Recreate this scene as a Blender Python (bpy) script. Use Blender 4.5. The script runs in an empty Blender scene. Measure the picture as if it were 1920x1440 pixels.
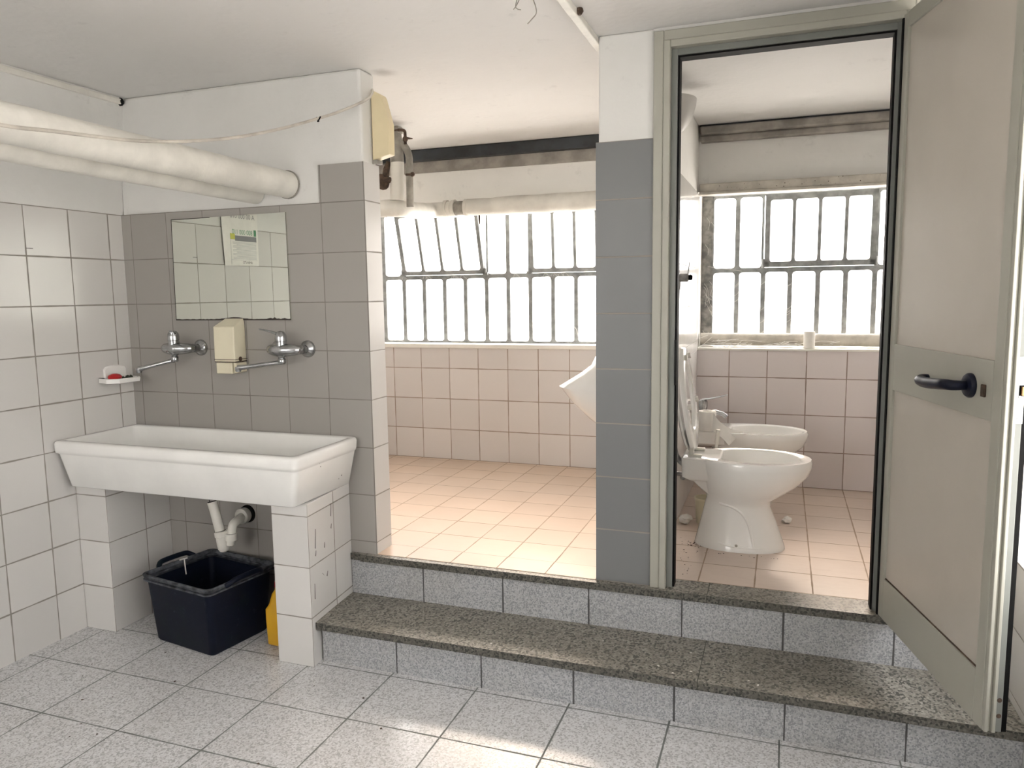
import bpy, bmesh, math, random
from mathutils import Vector, Matrix, Euler
random.seed(7)
S = bpy.context.scene
COL = S.collection
R = math.radians

# ------------------------------------------------------------------ camera, world, sun, exposure
cd = bpy.data.cameras.new('camera'); cam = bpy.data.objects.new('camera', cd); COL.objects.link(cam)
cam.location = (2.8284, -2.6834, 1.4202); cam.rotation_euler = (1.4518, 0.0140, 0.3429)
cd.sensor_fit = 'HORIZONTAL'; cd.sensor_width = 36.0; cd.lens = 1415.95/1920*36
cd.clip_start = 0.05; cd.clip_end = 200
S.camera = cam
S.view_settings.view_transform = 'Standard'; S.view_settings.look = 'None'
S.view_settings.gamma = 1; S.view_settings.use_curve_mapping = False
S.view_settings.exposure = 1.46

W = bpy.data.worlds.new('world'); S.world = W; W.use_nodes = True
wn = W.node_tree; wn.nodes.clear()
wo = wn.nodes.new('ShaderNodeOutputWorld'); bg = wn.nodes.new('ShaderNodeBackground')
tc = wn.nodes.new('ShaderNodeTexCoord'); sx = wn.nodes.new('ShaderNodeSeparateXYZ'); rp = wn.nodes.new('ShaderNodeValToRGB')
wn.links.new(tc.outputs['Generated'], sx.inputs[0]); 
mr = wn.nodes.new('ShaderNodeMapRange'); mr.inputs[1].default_value = -1; mr.inputs[2].default_value = 1
wn.links.new(sx.outputs['Z'], mr.inputs[0]); wn.links.new(mr.outputs[0], rp.inputs[0])
e = rp.color_ramp.elements
e[0].position = 0.0; e[0].color = (1.0, 0.94, 0.87, 1)          # sunlit ground outside
e[1].position = 1.0; e[1].color = (0.90, 0.92, 1.0, 1)
a = e.new(0.47); a.color = (1.0, 0.96, 0.91, 1)
a = e.new(0.53); a.color = (1.0, 0.98, 0.965, 1)
wn.links.new(rp.outputs[0], bg.inputs[0]); bg.inputs[1].default_value = 4.6
wn.links.new(bg.outputs[0], wo.inputs[0])

def sun(name, elev, az, strength, angle, color):
    l = bpy.data.lights.new(name, 'SUN'); l.energy = strength; l.angle = R(angle); l.color = color
    o = bpy.data.objects.new(name, l); COL.objects.link(o)
    d = Vector((math.sin(R(az))*math.cos(R(elev)), math.cos(R(az))*math.cos(R(elev)), math.sin(R(elev))))  # towards sun
    o.rotation_euler = d.to_track_quat('Z', 'Y').to_euler(); o.location = (1.5, 6, 5)
    return o
sun('sun', 36, -9, 2.2, 30, (1.0, 0.76, 0.52))

# ------------------------------------------------------------------ materials
def new_mat(name):
    m = bpy.data.materials.new(name); m.use_nodes = True
    return m, m.node_tree, m.node_tree.nodes['Principled BSDF']
def N(t, typ, **kw):
    n = t.nodes.new(typ)
    for k, v in kw.items():
        if isinstance(k, str) and k.startswith('i') and k[1:].isdigit(): n.inputs[int(k[1:])].default_value = v
        else: setattr(n, k, v)
    return n
def math_(t, op, a, b=None, c=None):
    n = t.nodes.new('ShaderNodeMath'); n.operation = op
    for i, x in enumerate((a, b, c)):
        if x is None: continue
        if isinstance(x, (int, float)): n.inputs[i].default_value = x
        else: t.links.new(x, n.inputs[i])
    return n.outputs[0]
def mixc(t, fac, a, b):
    n = t.nodes.new('ShaderNodeMix'); n.data_type = 'RGBA'
    for i, x in ((0, fac), (6, a), (7, b)):
        if isinstance(x, (int, float)): n.inputs[i].default_value = x
        elif isinstance(x, tuple): n.inputs[i].default_value = (*x[:3], 1)
        else: t.links.new(x, n.inputs[i])
    return n.outputs[2]
def noise(t, scale, detail=3, rough=.55, vec=None, dim=None):
    n = N(t, 'ShaderNodeTexNoise'); n.inputs['Scale'].default_value = scale; n.inputs['Detail'].default_value = detail
    n.inputs['Roughness'].default_value = rough
    if vec is None:
        g = N(t, 'ShaderNodeNewGeometry'); vec = g.outputs['Position']
    t.links.new(vec, n.inputs['Vector']); return n.outputs[0]
def ramp(t, x, p0, p1, v0=0., v1=1.):
    n = N(t, 'ShaderNodeMapRange'); n.interpolation_type = 'SMOOTHSTEP'
    n.inputs[1].default_value = p0; n.inputs[2].default_value = p1; n.inputs[3].default_value = v0; n.inputs[4].default_value = v1
    t.links.new(x, n.inputs[0]); return n.outputs[0]
def bump(t, bs, h, strength=.3, dist=.002):
    b = N(t, 'ShaderNodeBump'); b.inputs['Strength'].default_value = strength; b.inputs['Distance'].default_value = dist
    t.links.new(h, b.inputs['Height']); t.links.new(b.outputs[0], bs.inputs['Normal'])

def plain(name, col, rough=.5, metal=0., var=.08, nscale=6., bumps=0., col2=None, spec=.5, coat=0.):
    m, t, b = new_mat(name)
    n = noise(t, nscale, 4)
    c2 = col2 or tuple(c*(1-var*2.2) for c in col)
    t.links.new(mixc(t, ramp(t, n, .3, .7), c2, col), b.inputs['Base Color'])
    b.inputs['Roughness'].default_value = rough; b.inputs['Metallic'].default_value = metal
    b.inputs['Specular IOR Level'].default_value = spec; b.inputs['Coat Weight'].default_value = coat
    if bumps: bump(t, b, noise(t, nscale*8, 3), bumps, .003)
    return m

def tile(name, ua, up, uo, va, vp, vo, base, grout, gw=.003, rough=.25, var=.06, dirt=.012, dirtcol=(.36, .32, .26), speck=None, u_on=True, v_on=True, bmp=.5, streak=0., dsc=2.2):
    """square tiles laid on a world grid: ua/va axes 0..2, pitch, offset"""
    m, t, b = new_mat(name)
    g = N(t, 'ShaderNodeNewGeometry'); s = N(t, 'ShaderNodeSeparateXYZ'); t.links.new(g.outputs['Position'], s.inputs[0])
    wob = noise(t, 3.0, 2)
    def axis(ax, p, o, on):
        x = math_(t, 'DIVIDE', math_(t, 'SUBTRACT', s.outputs[ax], o), p)
        fl = math_(t, 'FLOOR', x)
        d = math_(t, 'MULTIPLY', math_(t, 'SUBTRACT', .5, math_(t, 'ABSOLUTE', math_(t, 'SUBTRACT', math_(t, 'FRACT', x), .5))), p)
        return (d if on else None), fl
    du, fu = axis(ua, up, uo, u_on); dv, fv = axis(va, vp, vo, v_on)
    d = du if dv is None else dv if du is None else math_(t, 'MINIMUM', du, dv)
    gwn = math_(t, 'MULTIPLY', ramp(t, noise(t, 9, 2), .3, .7, .75, 1.35), gw)
    gm = math_(t, 'SUBTRACT', 1.0, math_(t, 'DIVIDE', d, gwn)); gm = ramp(t, gm, .0, .55)   # 1 in the joint
    cv = N(t, 'ShaderNodeCombineXYZ'); t.links.new(fu, cv.inputs[0]); t.links.new(fv, cv.inputs[1])
    wn_ = N(t, 'ShaderNodeTexWhiteNoise'); wn_.noise_dimensions = '2D'; t.links.new(cv.outputs[0], wn_.inputs['Vector'])
    lo = tuple(c*(1-var) for c in base); hi = tuple(min(1, c*(1+var*.6)) for c in base)
    c = mixc(t, wn_.outputs['Value'], lo, hi)
    if speck:
        vo_ = N(t, 'ShaderNodeTexVoronoi'); vo_.inputs['Scale'].default_value = speck['scale']; t.links.new(g.outputs['Position'], vo_.inputs['Vector'])
        vb = N(t, 'ShaderNodeRGBToBW'); t.links.new(vo_.outputs['Color'], vb.inputs[0])
        c = mixc(t, ramp(t, vb.outputs[0], .25, .42, 1, 0), c, speck['dark'])
        c = mixc(t, ramp(t, vb.outputs[0], .60, .75, 0, speck.get('lw', .7)), c, speck['light'])
        n2 = noise(t, speck['scale']*.45, 4, .7)
        c = mixc(t, ramp(t, n2, .52, .66, 0, .55), c, speck['dark'])
    dn = ramp(t, noise(t, dsc, 6, .65), .38, .85, 0, dirt)
    c = mixc(t, dn, c, dirtcol)
    if streak:
        mp = N(t, 'ShaderNodeMapping'); mp.inputs['Scale'].default_value = (1.2, 4.5, 1); t.links.new(g.outputs['Position'], mp.inputs[0])
        sn = noise(t, 9, 5, .75, mp.outputs[0]); c = mixc(t, ramp(t, sn, .42, .85, 0, streak), c, dirtcol)
    c = mixc(t, gm, c, grout)
    t.links.new(c, b.inputs['Base Color'])
    r = math_(t, 'ADD', ramp(t, noise(t, 5, 3), .2, .8, rough*.85, rough*1.2), math_(t, 'MULTIPLY', gm, .4))
    t.links.new(r, b.inputs['Roughness'])
    h = math_(t, 'ADD', math_(t, 'MULTIPLY', gm, -1.0), math_(t, 'MULTIPLY', wn_.outputs['Value'], .0))
    if speck: h = math_(t, 'ADD', h, math_(t, 'MULTIPLY', noise(t, 160, 3), speck.get('b', .5)))
    bump(t, b, h, bmp, .0012)
    return m

P = .3443
TERR = dict(scale=190, dark=(.43, .43, .435), light=(.74, .75, .76), b=.5)
TERR2 = dict(scale=230, dark=(.26, .27, .285), light=(.53, .545, .56), b=.4)
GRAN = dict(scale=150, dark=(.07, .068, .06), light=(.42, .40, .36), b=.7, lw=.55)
TW = (.65, .635, .615); TG = (.27, .25, .22)
M = {}
M['tile_left'] = tile('wall_tile_left', 1, .2, -.075, 2, .2, .1961, TW, TG, .0036, .22)
M['tile_front'] = tile('wall_tile_sink_shaded', 0, .2, .2537, 2, .2, .1961, (.335, .318, .296), (.20, .185, .165), .0024, .34, var=.03)  # same wall tile darkened: shade of the front face put into the colour
M['tile_end'] = tile('wall_tile_sink_end', 1, .6, -.3, 2, .2, .1961, TW, TG, .003, .22)
M['tile_pillar'] = tile('wall_tile_pillar_shaded', 0, 5., -2, 2, .2, .3445, (.165, .17, .174), TG, .003, .36, var=.02)  # tile colour darkened to hold the shade on the front wall plane
M['tile_divider'] = tile('wall_tile_divider', 1, .2, .05, 2, .2, .3445, (.80, .79, .77), TG, .0026, .16)
M['tile_back'] = tile('wall_tile_back', 0, .2016, .3961, 2, .2, .3445, (.68, .64, .62), (.32, .25, .2), .0034, .215)
M['tile_wc'] = tile('wall_tile_wc', 0, .2, 2.5545, 2, .2, .3445, (.80, .735, .725), (.34, .26, .22), .0034, .215)
M['tile_pier_f'] = tile('wall_tile_pier_front', 0, 4., -2, 2, .2, .1961, TW, TG, .003, .345)
M['tile_pier_s'] = tile('wall_tile_pier_side', 1, .2, -.145, 2, .2, .1961, TW, TG, .003, .345)
M['floor'] = tile('terrazzo_floor', 0, P, 1.476, 1, .302, -.313, (.64, .64, .65), (.15, .16, .15), .0038, .19, var=.05, dirt=.22, dirtcol=(.34, .30, .25), speck=TERR, bmp=.22)
M['riser1'] = tile('terrazzo_riser_lower', 0, P, 1.4899, 2, 3, -1, (.405, .41, .42), (.08, .08, .08), .0038, .5, speck=TERR2, v_on=False, dirt=.2)
M['riser2'] = tile('terrazzo_riser_upper', 0, .3464, 1.4726, 2, 3, -1, (.405, .41, .42), (.08, .08, .08), .0038, .5, speck=TERR2, v_on=False, dirt=.2)
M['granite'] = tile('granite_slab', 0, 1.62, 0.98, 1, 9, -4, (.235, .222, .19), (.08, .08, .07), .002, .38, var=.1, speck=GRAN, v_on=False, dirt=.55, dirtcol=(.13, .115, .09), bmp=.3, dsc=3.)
M['granite_edge'] = tile('granite_edge', 0, 1.62, 0.98, 1, 9, -4, (.10, .095, .08), (.05, .05, .04), .002, .5, var=.1, speck=dict(scale=170, dark=(.03, .03, .027), light=(.22, .21, .18), b=.7, lw=.4), v_on=False, dirt=.5, dirtcol=(.05, .045, .035), bmp=.3, dsc=3.)  # granite darkened for front faces: grime plus their shade put into the colour
M['floor_room'] = tile('beige_floor_tile', 0, .2, 1.59, 1, .2, .13, (.63, .49, .385), (.38, .28, .2), .0034, .345, var=.06, dirt=.05, dirtcol=(.42, .31, .23), streak=.10, bmp=.3)
M['floor_wc'] = tile('beige_floor_tile_wc', 0, .2, 2.556, 1, .2, .1, (.72, .60, .52), (.38, .28, .2), .0034, .345, var=.06, dirt=.1, dirtcol=(.42, .31, .23), streak=.2, bmp=.3)

def plaster(name, col, stain=.25, soot=()):
    m, t, b = new_mat(name)
    c = mixc(t, ramp(t, noise(t, 1.1, 6, .7), .42, .75, 0, stain), col, tuple(x*.72 for x in col))
    c = mixc(t, ramp(t, noise(t, 11, 5, .7), .60, .72, 0, .22), c, tuple(x*.6 for x in col))
    if soot:
        g = N(t, 'ShaderNodeNewGeometry')
        for x, y, rad in soot:                       # sooty smudges on the ceiling
            d = N(t, 'ShaderNodeVectorMath', operation='DISTANCE'); t.links.new(g.outputs['Position'], d.inputs[0]); d.inputs[1].default_value = (x, y, 2.303)
            dd = math_(t, 'ADD', d.outputs['Value'], math_(t, 'MULTIPLY', math_(t, 'SUBTRACT', noise(t, 9, 5, .7), .5), rad*1.2))
            c = mixc(t, ramp(t, dd, 0, rad, .42, 0), c, (.22, .20, .18))
    t.links.new(c, b.inputs['Base Color']); b.inputs['Roughness'].default_value = .75; b.inputs['Specular IOR Level'].default_value = .25
    h = math_(t, 'ADD', math_(t, 'MULTIPLY', noise(t, 5, 3), 1.0), math_(t, 'MULTIPLY', noise(t, 40, 4), .22))
    bump(t, b, h, .35, .012)
    return m
M['plaster'] = plaster('painted_plaster', (.72, .715, .695))
M['plaster_lit'] = plaster('window_side_plaster_lit', (.86, .85, .82))  # lighter copy of the plaster, extra window light put into the colour
M['plaster_cream'] = plaster('painted_ceiling', (.74, .73, .715), .12, [(.93, .92, .09), (2.42, .78, .12), (1.30, .10, .07)])
M['ceramic'] = plain('white_ceramic', (.90, .89, .865), .12, var=.02, nscale=3, coat=.3)
M['sink'] = plain('fireclay_white', (.85, .845, .82), .22, var=.03, nscale=5, coat=.2)
M['chrome'] = plain('chrome', (.50, .51, .52), .2, 1., var=.15, nscale=30)
M['chrome_dull'] = plain('dull_chrome', (.45, .45, .45), .30, 1., var=.2, nscale=30)
M['pvc'] = plain('white_pvc', (.74, .72, .66), .35, var=.05)
M['pipe_paint'] = plain('painted_pipe', (.80, .78, .72), .5, var=.08, nscale=7, bumps=.5)
M['pipe_old'] = plain('old_pipe_paint', (.62, .58, .51), .6, var=.14, nscale=12, bumps=.5)
M['pipe_grey'] = plain('grey_pipe', (.36, .34, .30), .6, var=.2, nscale=15, bumps=.4)
M['rust'] = plain('rusty_iron', (.13, .085, .06), .8, .2, var=.3, nscale=40, bumps=.6)
M['steel'] = plain('glare_lit_window_steel', (.33, .345, .345), .45, .1, var=.2, nscale=18)  # dark steel lightened in colour to stand in for window glare
M['steel_dirty'] = plain('cobwebbed_steel', (.30, .29, .27), .8, 0, nscale=22, col2=(.12, .12, .12))
M['beam'] = plain('dark_beam_paint', (.035, .042, .05), .45, 0, var=.3, nscale=8)
M['beam_grey'] = plain('grey_beam', (.42, .39, .35), .6, 0, var=.2, nscale=9)
M['cream'] = plain('cream_plastic', (.73, .68, .52), .35, var=.03)
M['cream_yellow'] = plain('yellowed_plastic', (.74, .64, .42), .4, var=.03)
M['black'] = plain('black_rubber', (.006, .006, .006), .7, var=.1, spec=.1)
M['handle'] = plain('dark_blue_plastic', (.006, .008, .02), .35, spec=.2, var=.1)
M['alu'] = plain('greyish_cream_aluminium', (.37, .365, .315), .38, .0, var=.03, nscale=3)
M['alu_dark'] = plain('greyer_aluminium', (.19, .20, .185), .4, 0, var=.05)
M['panel'] = plain('cream_door_panel', (.49, .455, .40), .26, var=.03, nscale=2.5)
M['white_paint'] = plain('white_sill', (.85, .83, .77), .4, var=.03)
M['paper'] = plain('paper', (.82, .80, .76), .8, var=.03, nscale=20)
M['red'] = plain('red_soap', (.50, .015, .02), .35, var=.1)
M['dark_green'] = plain('dark_green_scrap', (.05, .06, .04), .7, var=.2)
M['yellow'] = plain('yellow_plastic', (.75, .42, .02), .35, var=.05)
M['lamp_grey'] = plain('dusty_white_glass', (.60, .585, .56), .4, var=.03)
M['brass'] = plain('brass_latch', (.45, .25, .12), .35, .8, var=.1)
M['screw'] = plain('steel_plate', (.62, .66, .63), .35, .6, var=.08)
M['green_ink'] = plain('green_ink', (.10, .32, .16), .7)
M['yellow_ink'] = plain('yellow_ink', (.62, .62, .12), .7)
M['grey_ink'] = plain('grey_ink', (.26, .26, .27), .7)
M['light_ink'] = plain('pale_ink', (.52, .53, .53), .7)
M['web'] = plain('cobweb_thread', (.75, .73, .70), .8)
M['dirt'] = plain('dark_dirt', (.10, .065, .045), .9, var=.3, nscale=60)
M['stain'] = plain('mirror_corrosion', (.045, .035, .03), .7)
M['chip'] = plain('pale_chip', (.8, .78, .74), .8)
m, t, b = new_mat('crate_plastic')       # dusty dark blue
c = mixc(t, ramp(t, noise(t, 5, 5, .7), .5, .75, 0, .7), (.002, .004, .013), (.004, .012, .013))
c = mixc(t, ramp(t, noise(t, 30, 5, .75), .58, .8, 0, .25), c, (.13, .15, .19)); t.links.new(c, b.inputs['Base Color']); b.inputs['Roughness'].default_value = .5; b.inputs['Specular IOR Level'].default_value = .22
M['crate'] = m
M['crate_dust'] = plain('dusty_crate_rim', (.10, .11, .125), .6, 0, nscale=30, col2=(.008, .009, .013))
m, t, b = new_mat('mirror_glass'); b.inputs['Base Color'].default_value = (.80, .83, .765, 1); b.inputs['Metallic'].default_value = 1; b.inputs['Roughness'].default_value = .015
M['mirror'] = m
m, t, b = new_mat('window_glass'); t.nodes.remove(b)
out = t.nodes['Material Output']; tr = N(t, 'ShaderNodeBsdfTransparent'); tr.inputs[0].default_value = (.96, .95, .94, 1)
gl = N(t, 'ShaderNodeBsdfGlossy'); gl.inputs['Roughness'].default_value = .08
tl = N(t, 'ShaderNodeBsdfTranslucent'); tl.inputs[0].default_value = (.9, .9, .86, 1)
mx = N(t, 'ShaderNodeMixShader'); mx.inputs[0].default_value = .12; t.links.new(tr.outputs[0], mx.inputs[1]); t.links.new(tl.outputs[0], mx.inputs[2])
m2 = N(t, 'ShaderNodeMixShader'); m2.inputs[0].default_value = .05; t.links.new(mx.outputs[0], m2.inputs[1]); t.links.new(gl.outputs[0], m2.inputs[2])
t.links.new(m2.outputs[0], out.inputs[0]); M['glass'] = m

# ------------------------------------------------------------------ mesh helpers (all in world metres)
class MB:
    def __init__(s): s.v = []; s.f = []; s.m = []
    def add(s, vs, fs, mi=0):
        o = len(s.v); s.v += [tuple(v) for v in vs]; s.f += [tuple(i+o for i in f) for f in fs]; s.m += [mi]*len(fs); return s
    def box(s, x0, x1, y0, y1, z0, z1, mi=0, mx=None, my=None, mz=None):
        vs = [(x, y, z) for x in (x0, x1) for y in (y0, y1) for z in (z0, z1)]
        X = mi if mx is None else mx; Y = mi if my is None else my; Z = mi if mz is None else mz
        o = len(s.v); s.v += vs
        for f, k in (((0,1,3,2),X),((4,6,7,5),X),((0,4,5,1),Y),((2,3,7,6),Y),((0,2,6,4),Z),((1,5,7,3),Z)):
            s.f.append(tuple(i+o for i in f)); s.m.append(k)
        return s
    def loft(s, rings, cap0=True, cap1=True, mi=0, closed=True):
        n = len(rings[0]); o = len(s.v)
        for r in rings: s.v += [tuple(p) for p in r]
        for i in range(len(rings)-1):
            for j in range(n if closed else n-1):
                a = o+i*n+j; b = o+i*n+(j+1) % n; s.f.append((a, b, b+n, a+n)); s.m.append(mi)
        if cap0: s.f.append(tuple(o+j for j in range(n-1, -1, -1))); s.m.append(mi)
        if cap1: s.f.append(tuple(o+(len(rings)-1)*n+j for j in range(n))); s.m.append(mi)
        return s
    def tube(s, pts, r, n=16, mi=0, caps=True):
        pts = [Vector(p) for p in pts]; rs = r if isinstance(r, (list, tuple)) else [r]*len(pts)
        up = None; rings = []
        for i, p in enumerate(pts):
            a = pts[max(i-1, 0)]; b = pts[min(i+1, len(pts)-1)]; d = (b-a).normalized()
            if up is None:
                up = Vector((0, 0, 1)) if abs(d.z) < .9 else Vector((1, 0, 0))
            up = (up-d*up.dot(d)).normalized(); sd = d.cross(up)
            rings.append([p+(up*math.cos(2*math.pi*k/n)+sd*math.sin(2*math.pi*k/n))*rs[i] for k in range(n)])
        return s.loft(rings, caps, caps, mi)
    def lathe(s, prof, c, axis=(0, 0, 1), n=24, mi=0, caps=True):
        """prof: list of (radius, distance along axis)"""
        c = Vector(c); a = Vector(axis).normalized()
        u = Vector((0, 0, 1)) if abs(a.z) < .9 else Vector((1, 0, 0)); u = (u-a*u.dot(a)).normalized(); w = a.cross(u)
        return s.loft([[c+a*h+(u*math.cos(2*math.pi*k/n)+w*math.sin(2*math.pi*k/n))*max(r, 1e-5) for k in range(n)] for r, h in prof], caps, caps, mi)
    def xf(s, mat, start=0):
        for i in range(start, len(s.v)): s.v[i] = tuple(mat @ Vector(s.v[i]))
        return s
    def build(s, name, mat, parent=None, smooth=False, bevel=0., seg=2, angle=40, sub=0, loc=None):
        off = Vector(parent.matrix_world.translation) if parent is not None else (Vector(loc) if loc is not None else Vector((0, 0, 0)))
        if parent is not None:
            off = Vector((0, 0, 0)); p = parent
            while p is not None: off += Vector(p.location); p = p.parent
        me = bpy.data.meshes.new(name); me.from_pydata([tuple(Vector(v)-off) for v in s.v], [], s.f)
        mats = mat if isinstance(mat, (list, tuple)) else [mat]
        for k in mats: me.materials.append(M[k])
        for p, k in zip(me.polygons, s.m): p.material_index = k
        bm = bmesh.new(); bm.from_mesh(me); bmesh.ops.recalc_face_normals(bm, faces=bm.faces); bm.to_mesh(me); bm.free()
        o = bpy.data.objects.new(name, me); COL.objects.link(o)
        if parent is not None: o.parent = parent
        elif loc is not None: o.location = loc
        if smooth:
            for p in me.polygons: p.use_smooth = True
            me.set_sharp_from_angle(angle=R(angle))
        if bevel:
            b = o.modifiers.new('bevel', 'BEVEL'); b.width = bevel; b.segments = seg; b.limit_method = 'ANGLE'; b.angle_limit = R(35); b.harden_normals = False
        if sub:
            b = o.modifiers.new('sub', 'SUBSURF'); b.levels = sub; b.render_levels = sub
        return o
def thing(name, label, cat, loc=(0, 0, 0), group=None):
    o = bpy.data.objects.new(name, None); COL.objects.link(o); o.location = loc; o.empty_display_size = .05
    o['label'] = label; o['category'] = cat
    if group: o['group'] = group
    return o
def tag(o, label, cat, group=None, kind=None):
    o['label'] = label; o['category'] = cat
    if group: o['group'] = group
    if kind: o['kind'] = kind
    return o
def struct(o, label=None):
    o['kind'] = 'structure'
    if label: o['label'] = label
    return o
def sempty(name, loc=(0, 0, 0), label=None):
    o = bpy.data.objects.new(name, None); COL.objects.link(o); o.location = loc; o.empty_display_size = .05; return struct(o, label)
def rr(x0, x1, y0, y1, r, z, n=5):
    out = []
    for cx, cy, a0 in ((x1-r, y1-r, 0), (x0+r, y1-r, 90), (x0+r, y0+r, 180), (x1-r, y0+r, 270)):
        for k in range(n+1):
            a = R(a0+90*k/n); out.append((cx+r*math.cos(a), cy+r*math.sin(a), z))
    return out
def crom(pts, n=8):
    P_ = [Vector(p) for p in pts]; P_ = [P_[0]*2-P_[1]]+P_+[P_[-1]*2-P_[-2]]; out = []
    for i in range(1, len(P_)-2):
        for k in range(n):
            t_ = k/n; a, b, c, d = P_[i-1:i+3]
            out.append(.5*((2*b)+(c-a)*t_+(2*a-5*b+4*c-d)*t_*t_+(3*b-a-3*c+d)*t_**3))
    out.append(P_[-2]); return out

H1, H2, ZC = .17, .344, 2.303
XR, YR = 3.52, -4.6
# ------------------------------------------------------------------ the setting
struct(MB().box(-.15, XR+.15, YR-.15, .1, -.12, 0).build('floor', 'floor'))
fl = MB().box(0, 2.26, .118, 1.78, .2, H2, 0).build('floor', 'floor_room'); struct(fl)
fl = MB().box(2.375, XR, .098, 1.66, .2, H2, 0).build('floor', 'floor_wc'); struct(fl)
struct(MB().box(-.15, XR+.15, YR-.15, 2.1, ZC, ZC+.15).build('ceiling', 'plaster_cream'))

# left wall: tiled dado, plaster above leaning slightly inwards
w = MB().box(-.15, 0, YR, 2.1, 0, 1.797, 0).build('wall_left', 'tile_left'); struct(w)
mb = MB(); mb.add([(-.15, YR, 1.797), (-.004, YR, 1.797), (.052, YR, ZC), (-.15, YR, ZC), (-.15, 2.1, 1.797), (-.004, 2.1, 1.797), (.052, 2.1, ZC), (-.15, 2.1, ZC)],
       [(0,1,2,3),(4,7,6,5),(0,4,5,1),(1,5,6,2),(2,6,7,3),(3,7,4,0)])
mb.build('plaster_band', 'plaster', w)
# wall behind the sink (its free end is the left side of the open doorway)
w = MB().box(.0, 1.249, .009, .12, 0, ZC, 0).build('wall_sink', 'plaster', bevel=.012, seg=3); struct(w)
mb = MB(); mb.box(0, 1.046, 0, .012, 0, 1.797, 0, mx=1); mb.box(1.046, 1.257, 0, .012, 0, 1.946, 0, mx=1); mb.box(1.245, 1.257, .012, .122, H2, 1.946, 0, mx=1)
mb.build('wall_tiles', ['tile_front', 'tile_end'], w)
# pillar between the two openings and the dividing wall behind it
w = MB().box(2.2, 2.40, .006, .12, 0, ZC, 0).build('wall_pillar', 'plaster', bevel=.006); struct(w)
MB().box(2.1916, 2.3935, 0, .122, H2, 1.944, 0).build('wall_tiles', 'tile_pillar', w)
w = MB().box(2.262, 2.373, .12, 2.1, .1, ZC, 0).build('wall_divider', 'plaster_lit'); struct(w)
mb = MB(); mb.box(2.254, 2.262, .12, 1.78, H2, 1.944); mb.box(2.373, 2.381, .12, 1.66, H2, 1.944); mb.build('wall_tiles', 'tile_divider', w)
# wall above / right of the toilet door
w = MB().box(2.39, XR, .006, .12, 2.285, ZC).box(3.212, XR, .006, .12, 0, 2.285).build('wall_door', 'plaster'); struct(w)
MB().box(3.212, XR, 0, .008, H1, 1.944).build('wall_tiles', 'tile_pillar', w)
# window wall
w = sempty('wall_window')
MB().box(-.15, 2.262, 1.773, 2.05, 0, 1.076).build('wall_tiles', 'tile_back', w)
MB().box(2.373, XR+.15, 1.651, 2.05, 0, 1.092).build('wall_tiles', 'tile_wc', w)
MB().box(-.15, XR+.15, 1.665, 2.05, 1.96, ZC).build('bulkhead', 'plaster_lit', w)
MB().box(0, 2.262, 1.762, 2.05, 1.076, 1.104).build('window_sill', 'white_paint', w, bevel=.006)
MB().box(2.375, XR, 1.643, 2.05, 1.092, 1.104).build('window_sill', 'white_paint', w, bevel=.003)
# right and rear walls of the front room, with window openings added for light
w = sempty('wall_right')
X1 = XR+.15; OP = ((-2.9, -1.85, .7, 2.1), (-1.15, -.06, .60, 2.1))       # two window openings
mb = MB(); mb.box(XR, X1, -.06, 2.1, 0, ZC); mb.box(XR, X1, -1.85, -1.15, 0, ZC); mb.box(XR, X1, YR-.15, -2.9, 0, ZC)
for y0, y1, z0, z1 in OP: mb.box(XR, X1, y0, y1, 0, z0); mb.box(XR, X1, y0, y1, z1, ZC)
mb.build('wall_body', 'plaster', w)
MB().box(XR-.008, XR, -1.15, 0, 0, .60).box(XR-.008, XR, .12, 1.66, H2, 1.944).build('wall_tiles', 'tile_left', w)
w = sempty('wall_rear')
mb = MB(); mb.box(-.15, .3, YR-.15, YR, 0, ZC); mb.box(1.7, X1, YR-.15, YR, 0, ZC); mb.box(.3, 1.7, YR-.15, YR, 0, .95); mb.box(.3, 1.7, YR-.15, YR, 2.1, ZC); mb.build('wall_body', 'plaster', w)
for (nm, a, b_) in (('added_window_3', (XR+.06, -2.9, .7), (XR+.09, -1.85, 2.1)), ('added_window_4', (XR+.06, -1.15, .60), (XR+.09, -.06, 2.1)), ('added_window_5', (.3, YR-.09, .95), (1.7, YR-.06, 2.1))):  # windows added to light the front room
    o = sempty(nm, a); mb = MB(); al = 0 if nm == 'added_window_5' else 1
    for k in range(5):
        c0 = a[al]+(b_[al]-a[al])*k/4
        if al: mb.box(a[0], b_[0], c0-.02, c0+.02, a[2], b_[2])
        else: mb.box(c0-.02, c0+.02, a[1], b_[1], a[2], b_[2])
    for z in (a[2]+.02, b_[2]-.02):
        if al: mb.box(a[0], b_[0], a[1], b_[1], z-.02, z+.02)
        else: mb.box(a[0], b_[0], a[1], b_[1], z-.02, z+.02)
    mb.build('window_frame', 'steel', o)
    mb = MB()
    if al: mb.box(a[0]+.012, a[0]+.016, a[1], b_[1], a[2], b_[2])
    else: mb.box(a[0], b_[0], a[1]+.012, a[1]+.016, a[2], b_[2])
    mb.build('pane', 'glass', o)

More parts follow.
